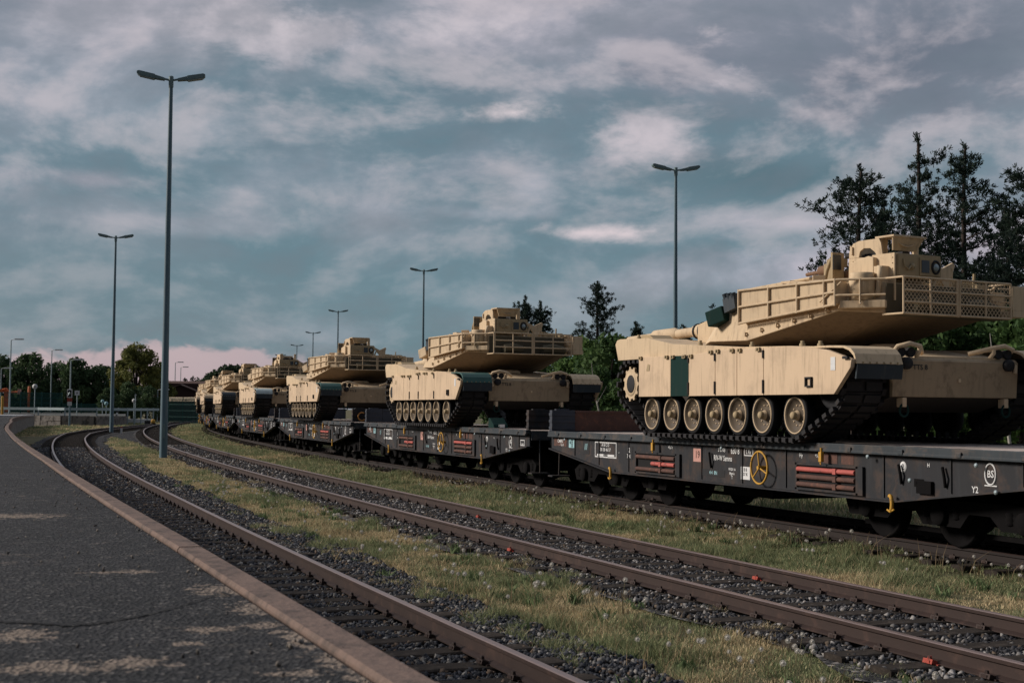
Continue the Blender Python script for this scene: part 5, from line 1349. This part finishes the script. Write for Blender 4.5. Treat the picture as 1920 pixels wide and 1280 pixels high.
    for i, (u, v, D, k, lab) in enumerate(((-25, 668, 200, 0, 'dark tree cut by the left picture edge'), (18, 664, 205, 1, 'dark tree behind the leftmost street lamp'), (56, 664, 200, 0, 'dark tree right of the leftmost street lamp, pointed crown'), (90, 700, 214, 1, 'low dark tree in the gap behind the second street lamp'), (115, 676, 204, 1, 'dark tree left of the track signal'), (140, 672, 198, 0, 'dark tree right behind the track signal'), (168, 684, 200, 1, 'dark tree right of the track signal'), (196, 686, 208, 0, 'dark tree left of the far lamp post'), (222, 690, 210, 1, 'dark tree under the left edge of the round tree'),
                                       (240, 716, 180, 0, 'dark low tree beneath the round tree, left'), (276, 722, 184, 1, 'dark low tree beneath the round tree, right'), (205, 728, 178, 0, 'dark bush behind the far lamp post'))):
        h = hgt(u, v, D); plant('dark_tree', Bm[k], u, D, lab, 'tree', G, scale=(h / 8 * random.uniform(.8, 1.0), h / 8 * random.uniform(.8, 1.0), h / 8))
    x = hgt(256, 641, 195); plant('round_tree', dome_mesh(33, x, 7.5), 256, 195, 'big round olive green tree with airy crown behind the two left lamp posts', 'tree', None)
    plant('round_tree', broadleaf_mesh(34, 7.4, 5.2, 4200, .22, ((.055, .066, .020), (.10, .105, .03)), .2, .3), 297, 200, 'smaller olive tree tucked right of the big round tree', 'tree', None)
    G = 'far tree tops above the distant tanks'
    Cm = [broadleaf_mesh(41, 9.0, 9.0, 3600, .34, ((.026, .046, .030), (.055, .080, .042)), .3)]
    for u, v, D, lab in ((428, 690, 240, 'far hazy tree above the sixth tank'), (452, 690, 250, 'far hazy tree above the fifth tank'), (478, 692, 260, 'far hazy tree right of the fifth tank turret'), (405, 702, 240, 'far hazy low tree left of the sixth tank turret'), (500, 700, 270, 'far hazy tree behind the fourth tank')):
        h = hgt(u, v, D); plant('far_tree', Cm[0], u, D, lab, 'tree', G, scale=h / 9)
    for u, v, D, lab in ((347, 708, 280, 'tiny far conifer above the brown roof'), (362, 706, 280, 'tiny far conifer right of the brown roof'), (372, 709, 285, 'tiny far conifer at the end of the train')):
        h = hgt(u, v, D); plant('far_conifer', pine_mesh(60 + u, h, 2.8, .2, .5), u, D, lab, 'conifer', 'tiny far conifers')
make_trees()

# ================================================================ FAR SIDE OF THE YARD
def at(u, D): return px_xy(u, D)
def hz(u, v, D): return (769.8 + (u - 960) * .0091 - v) / FPX * D + CAMZ
def wall_strip(mb, pts, z0, z1, th=.25, m=0):
    for (xa, ya), (xb, yb) in zip(pts[:-1], pts[1:]):
        d = Vector((xb - xa, yb - ya, 0)); L = d.length; n = Vector((-d.y, d.x, 0)).normalized() * th / 2
        a0, a1, b0, b1 = Vector((xa, ya, 0)) + n, Vector((xa, ya, 0)) - n, Vector((xb, yb, 0)) + n, Vector((xb, yb, 0)) - n
        mb.loft([[(*p.xy, z) for p in (a0, a1, b1, b0)] for z in (z0, z1)], m)
def far_side():
    # raised road with its verge, retaining wall of grey blocks
    edge = [at(-60, 150), at(70, 148), at(120, 146), at(180, 146), at(238, 150)]
    V = [(*p, .95) for p in edge] + [(*at(-60, 240), 1.25), (*at(238, 240), 1.25)]
    mb = MB(); mb.add([*V[:5], V[6], V[5]], [tuple(range(7))]); 
    struct(mb.build('road', mat('grey_road', (.075, .075, .078), .9, var=.2, scale=.5, col2=(.05, .06, .03), mask=(.5, .6))))
    mb = MB(); rr = random.Random(5)
    for (xa, ya), (xb, yb) in zip(edge[:-1], edge[1:]):
        n = int(math.hypot(xb - xa, yb - ya) / .95)
        for i in range(n):
            f0, f1 = i / n, (i + .96) / n
            for z0, z1 in ((-.1, .42), (.425, .93)):
                o = rr.uniform(-.05, .05); wall_strip(mb, [(xa + (xb - xa) * f0, ya + (yb - ya) * f0 + o), (xa + (xb - xa) * f1, ya + (yb - ya) * f1 + o)], z0, z1, .5)
    tag(mb.build('block_wall', CONC), 'low retaining wall of stained grey blocks below the road at the left', 'wall')
    x, y = edge[0]; t = thing('guard_rail', 'galvanised guard rail on posts above the block wall at the left', 'guard rail', (x, y, .95))
    pts = [(px - x, py - y + .6) for px, py in edge] + [(at(300, 168)[0] - x, at(300, 168)[1] - y)]
    mb = MB(); wall_strip(mb, pts, .55, .82, .10); mb.build('beam', GALV, t)
    mb = None
    for (xa, ya), (xb, yb) in zip(pts[:-1], pts[1:]):
        n = max(1, int(math.hypot(xb - xa, yb - ya) / 3.2))
        for i in range(n):
            f = i / n; px, py = xa + (xb - xa) * f, ya + (yb - ya) * f + .12; m = MB(); m.box(px - .06, px + .06, py - .05, py + .05, -.9, .86); m.build('post', GALV, t)
    # green mesh fence behind the road
    def fence(label, ua, ub, D0, D1, zb, zt, cream=0.0):
        xa, ya = at(ua, D0); xb, yb = at(ub, D1); t = thing('mesh_fence', label, 'fence', (xa, ya, 0), 0, None); d = Vector((xb - xa, yb - ya, 0)); L = d.length; n = int(L / 2.5)
        for i in range(n + 1):
            p = d * i / n; m = MB(); m.box(p.x - .05, p.x + .05, p.y - .05, p.y + .05, zb - .2, zt + .05); m.build('post', FENCEG, t)
        m = MB(); k = int(L / .14)
        for i in range(k): p = d * (i + .5) / k; m.box(p.x - .022, p.x + .022, p.y - .01, p.y + .01, zb + .05, zt - (i % 2) * .03)
        for z in np.linspace(zb + .1, zt - .1, 5): wall_strip(m, [(0, .02), (d.x, d.y + .02)], z, z + .05, .02)
        m.build('mesh_panel', FENCEG, t)
        if cream:
            m = MB(); wall_strip(m, [(0, .35), (d.x, d.y + .35)], zt - cream, zt + .05, .06); m.build('top_board', CREAM, t)
    fence('long dark green mesh fence behind the road at the far left', -40, 118, 170, 178, 1.0, 3.6)
    fence('dark green mesh fence low in front of the trees, between signal and lamp posts', 118, 290, 178, 190, .9, 2.3)
    fence('green panel fence with pale boards along its top, left of the train end', 318, 372, 176, 172, -.1, 3.1, .45)
    # track signal
    D = 139; x, y = at(132.5, D); z = hz(132.5, 797, D)
    t = thing('track_signal', 'black track signal in a white frame, red and white plate below it', 'signal', (x, y, z - .3)); q = D / FPX; zz = lambda v: hz(132.5, v, D) - (z - .3)
    m = MB(); m.tube([(0, .1, 0), (0, .1, zz(731))], .09, 8); m.build('post', POLEM, t)
    m = MB(); m.box(-4.7 * q, 4.7 * q, -.10, 0, zz(745.5), zz(729.5)); b = m.build('signal_head', SIGNW, t, bevel=.03)
    m = MB(); m.box(-3.4 * q, 3.4 * q, -.13, -.101, zz(743.8), zz(731.2)); m.build('black_face', SIGNB, b)
    m = MB(); m.tube([(-1.8 * q, -.16, zz(741)), (1.2 * q, -.16, zz(735))], .05, 6); m.lathe([(0, 0), (.10, 0), (.10, -.06), (0, -.06)], (0, -.13, zz(738)), 'y', 12); m.build('lamp_lens', GALV, b)
    m = MB(); m.box(-4.6 * q, 4.6 * q, -.08, 0, zz(752.5), zz(746)); m.build('red_plate', REDB, t)
    m = MB(); m.box(-4 * q, 4 * q, -.08, 0, zz(760), zz(753)); m.build('white_plate', SIGNW, t)
    # round and square signs on posts
    def sign(u, v, D, r, label, shape='round', base=None, face=SIGNW):
        x, y = at(u, D); z = hz(u, v, D); b = base if base is not None else .9
        t = thing('road_sign', label, 'sign', (x, y, b), 0, None); m = MB(); m.tube([(0, .06, -.2), (0, .06, z - b + r * .8)], .05, 8); m.build('post', GALV, t); m = MB()
        if shape == 'round': m.lathe([(0, 0), (r, 0), (r, .03), (0, .03)], (0, 0, z - b), 'y', 24)
        elif shape == 'diamond': m.prism([(-r, z - b), (0, z - b - r), (r, z - b), (0, z - b + r)], 0, .03)
        else: m.box(-r, r, 0, .03, z - b - r, z - b + r)
        p = m.build('sign_plate', face, t)
        m = MB(); m.prism([(-r * .36, z - b), (0, z - b - r * .42), (r * .36, z - b), (0, z - b + r * .42)], -.004, -.001); m.build('sign_mark', SIGNB, p)
    sign(66.5, 724.5, 158, .29, 'round white sign with a dark diamond, on a post before the green fence', 'round')
    sign(146, 736.5, 152, .25, 'small pale square sign right of the track signal', 'square')
    sign(253, 751, 165, .24, 'round pale sign between the two left lamp posts', 'round', .2)
    sign(255.5, 741, 168, .14, 'small white diamond sign above the round pale sign', 'diamond', .2)
    sign(194, 752, 165, .20, 'small blue round sign left of the far lamp post', 'round', .9, CYAN)
    sign(201, 756, 163, .22, 'pale blue round sign beside the far lamp post', 'round', .9, CYAN)
    # striped marker by the far lamp, yellow marker at the platform end, points lever, small white post
    x, y = at(220, 152); t = thing('marker_post', 'slanting white and black striped marker beside the far lamp post', 'marker', (x, y, .8)); m = MB(); 
    for k in range(4): m.box(-.10, .10, -.02, .02, k * .26, k * .26 + .26, k % 2)
    m.build('striped_board', [SIGNB, SIGNW], t, rot=(0, R(14), 0))
    x, y = at(6.5, 118); t = thing('bollard', 'yellow marker post at the end of the loading platform', 'bollard', (x, y, 1.1)); zt = hz(6, 744, 118) - 1.1
    m = MB(); m.tube([(0, 0, -.2), (0, 0, zt)], .10, 10); m.lathe([(.10, zt), (.07, zt + .06), (0, zt + .08)], (0, 0, 0), 'z', 10); m.build('post', YEL, t)
    x, y = at(8, 112); m = MB(); m.box(-1.2, 1.6, -2.5, 2.5, 0, .07); tag(m.build('cover_plate', WHITE, None, loc=(x, y, 1.115)), 'pale grey plate lying at the end of the platform', 'plate')
    x, y = at(290, 150); t = thing('points_lever', 'small yellow and black points lever by the rails near the closest lamp post', 'points lever', (x, y, 0)); m = MB(); m.box(-.2, .2, -.15, .15, 0, .35); m.box(-.9, -.3, -.12, .12, 0, .5); m.build('box', SIGNB, t, bevel=.03); m = MB(); m.lathe([(0, 0), (.22, .02), (.22, .3), (.12, .42), (0, .44)], (0, -.1, .22), 'z', 12); m.build('weight', YEL, t)
    x, y = at(230.5, 104); m = MB(); m.box(-.06, .06, -.06, .06, -.1, .36); m.box(-.065, .065, -.065, .065, .36, .44, 1); tag(m.build('boundary_peg', [SIGNW, REDB]), 'small white peg with red top by the near track at the bend', 'peg').location = (x, y, 0)
    x, y = at(228, 172); m = MB(); m.box(0, 3.9, 0, .25, -.1, .48); tag(m.build('white_barrier', SIGNW, None, bevel=.04), 'long low white barrier block between the two left lamp posts', 'barrier').location = (x, y, 0)
    # orange loader arms beyond the green fence
    D = 182; x, y = at(0, D); z = hz(0, 731, D); t = thing('orange_machine', 'orange machine arm reaching over the green fence at the far left', 'machine', (x, y, 1.0)); z -= 1.0
    m = MB(); m.box(-.6, .5, -.2, .2, z - .25, z + .1); m.tube([(.4, 0, z), (.9, 0, z + .15), (1.25, 0, z - .3)], .16, 8); m.tube([(1.25, 0, z - .3), (2.6, 0, z - .25)], .13, 8); m.box(.75, 1.1, -.3, .3, 0, z); m.build('arm', ORANGE, t)
    m = MB(); m.box(2.4, 2.75, -.2, .2, z - .5, z + .15); m.build('arm_end', PINKP, t)
    x, y = at(56, 176); z = hz(56, 724, 176); m = MB(); m.lathe([(.0, 0), (.16, 0), (.16, z - 1.0 - .1), (.10, z - 1.0), (0, z - 1.0)], (0, 0, 0), 'z', 12); tag(m.build('orange_post', ORANGE, None, loc=(x, y, 1.0)), 'orange post behind the green fence, left of the round sign', 'post')
    # dark shed with a brown tiled roof
    D = 212; xa, _ = at(283, D); xb, _ = at(392, D); t = thing('shed', 'dark timber building with brown tiled roof left of the train end', 'building', (xa, D, 0)); W = xb - xa
    ze, zr = hz(283, 745, D), hz(283, 714, D); gx = at(341, D)[0] - xa; zg = hz(341, 722, D)
    m = MB(); m.box(.2, W, 1.0, 9, -.2, zr - .3); m.build('wall', TIMBER, t)
    m = MB(); m.loft([[(0, 0, ze), (W, 0, ze), (W, 0, ze + .12), (0, 0, ze + .12)], [(0, 5, zr), (W, 5, zr), (W, 5, zr + .12), (0, 5, zr + .12)], [(0, 10, ze), (W, 10, ze), (W, 10, ze + .12), (0, 10, ze + .12)]]); m.build('roof', ROOFM, t)
    m = MB(); m.add([(gx - 2.5, -.6, 0), (gx + 2.0, -.6, 0), (gx + 2.0, -.6, zg - .75), (gx, -.6, zg), (gx - 2.5, -.6, zg - 1.0)], [(0, 1, 2, 3, 4)]); m.prism([(gx - 2.5, 0), (gx + 2.0, 0), (gx + 2.0, zg - .8), (gx, zg - .05), (gx - 2.5, zg - 1.05)], -.59, 3.0); m.build('gable_wall', TIMBER, t)
    m = MB()
    for a, b in (((gx - 3.0, zg - 1.2), (gx, zg)), ((gx, zg), (gx + 2.4, zg - .95))): m.prism([a, b, (b[0], b[1] + .16), (a[0], a[1] + .16)], -1.0, 3.5)
    m.build('gable_roof', ROOFM, t)
    # low grass bank in front of the road and scrub beyond the train
far_side()
# small things on the wagons
def on_wagon():
    w = wagons[1]; M_ = Matrix.Translation(w.location) @ Matrix.Rotation(w.rotation_euler.z, 4, 'Z')
    def put(o, p, rz=0):
        o.location = M_ @ Vector(p); o.rotation_euler = (0, 0, w.rotation_euler.z + rz)
    m = MB(); m.prism([(0, 0), (.42, 0), (.38, .08), (.10, .24), (0, .24)], -.18, .18); m.box(.40, .44, -.05, .10, .0, .10, 1); t = m.build('wheel_chock', [GREEN, WHITE], None, bevel=.012); tag(t, 'dark green wheel chock with pale block in front of the second tank tread', 'wheel chock'); put(t, (4.15, -1.05, DZ))
    w = wagons[2]; M_ = Matrix.Translation(w.location) @ Matrix.Rotation(w.rotation_euler.z, 4, 'Z')
    m = MB(); m.box(-.2, .2, -.25, .25, 0, .42); t = m.build('wooden_block', mat('yellow_timber', (.42, .24, .07), .8, var=.3, scale=9), None, bevel=.01); tag(t, 'ochre timber block on the end of the third wagon', 'timber block'); put(t, (6.6, .25, DZ))
    m = MB(); m.tube([(0, .13 * math.cos(a), .13 * math.sin(a)) for a in np.linspace(R(60), R(320), 14)], .022, 6); t = m.build('lifting_ring', mat('orange_yellow_paint', (.55, .23, .06), .6), None); tag(t, 'orange open ring on the end post of the third wagon', 'ring'); put(t, (7.66, -1.15, DZ + .18))
on_wagon()
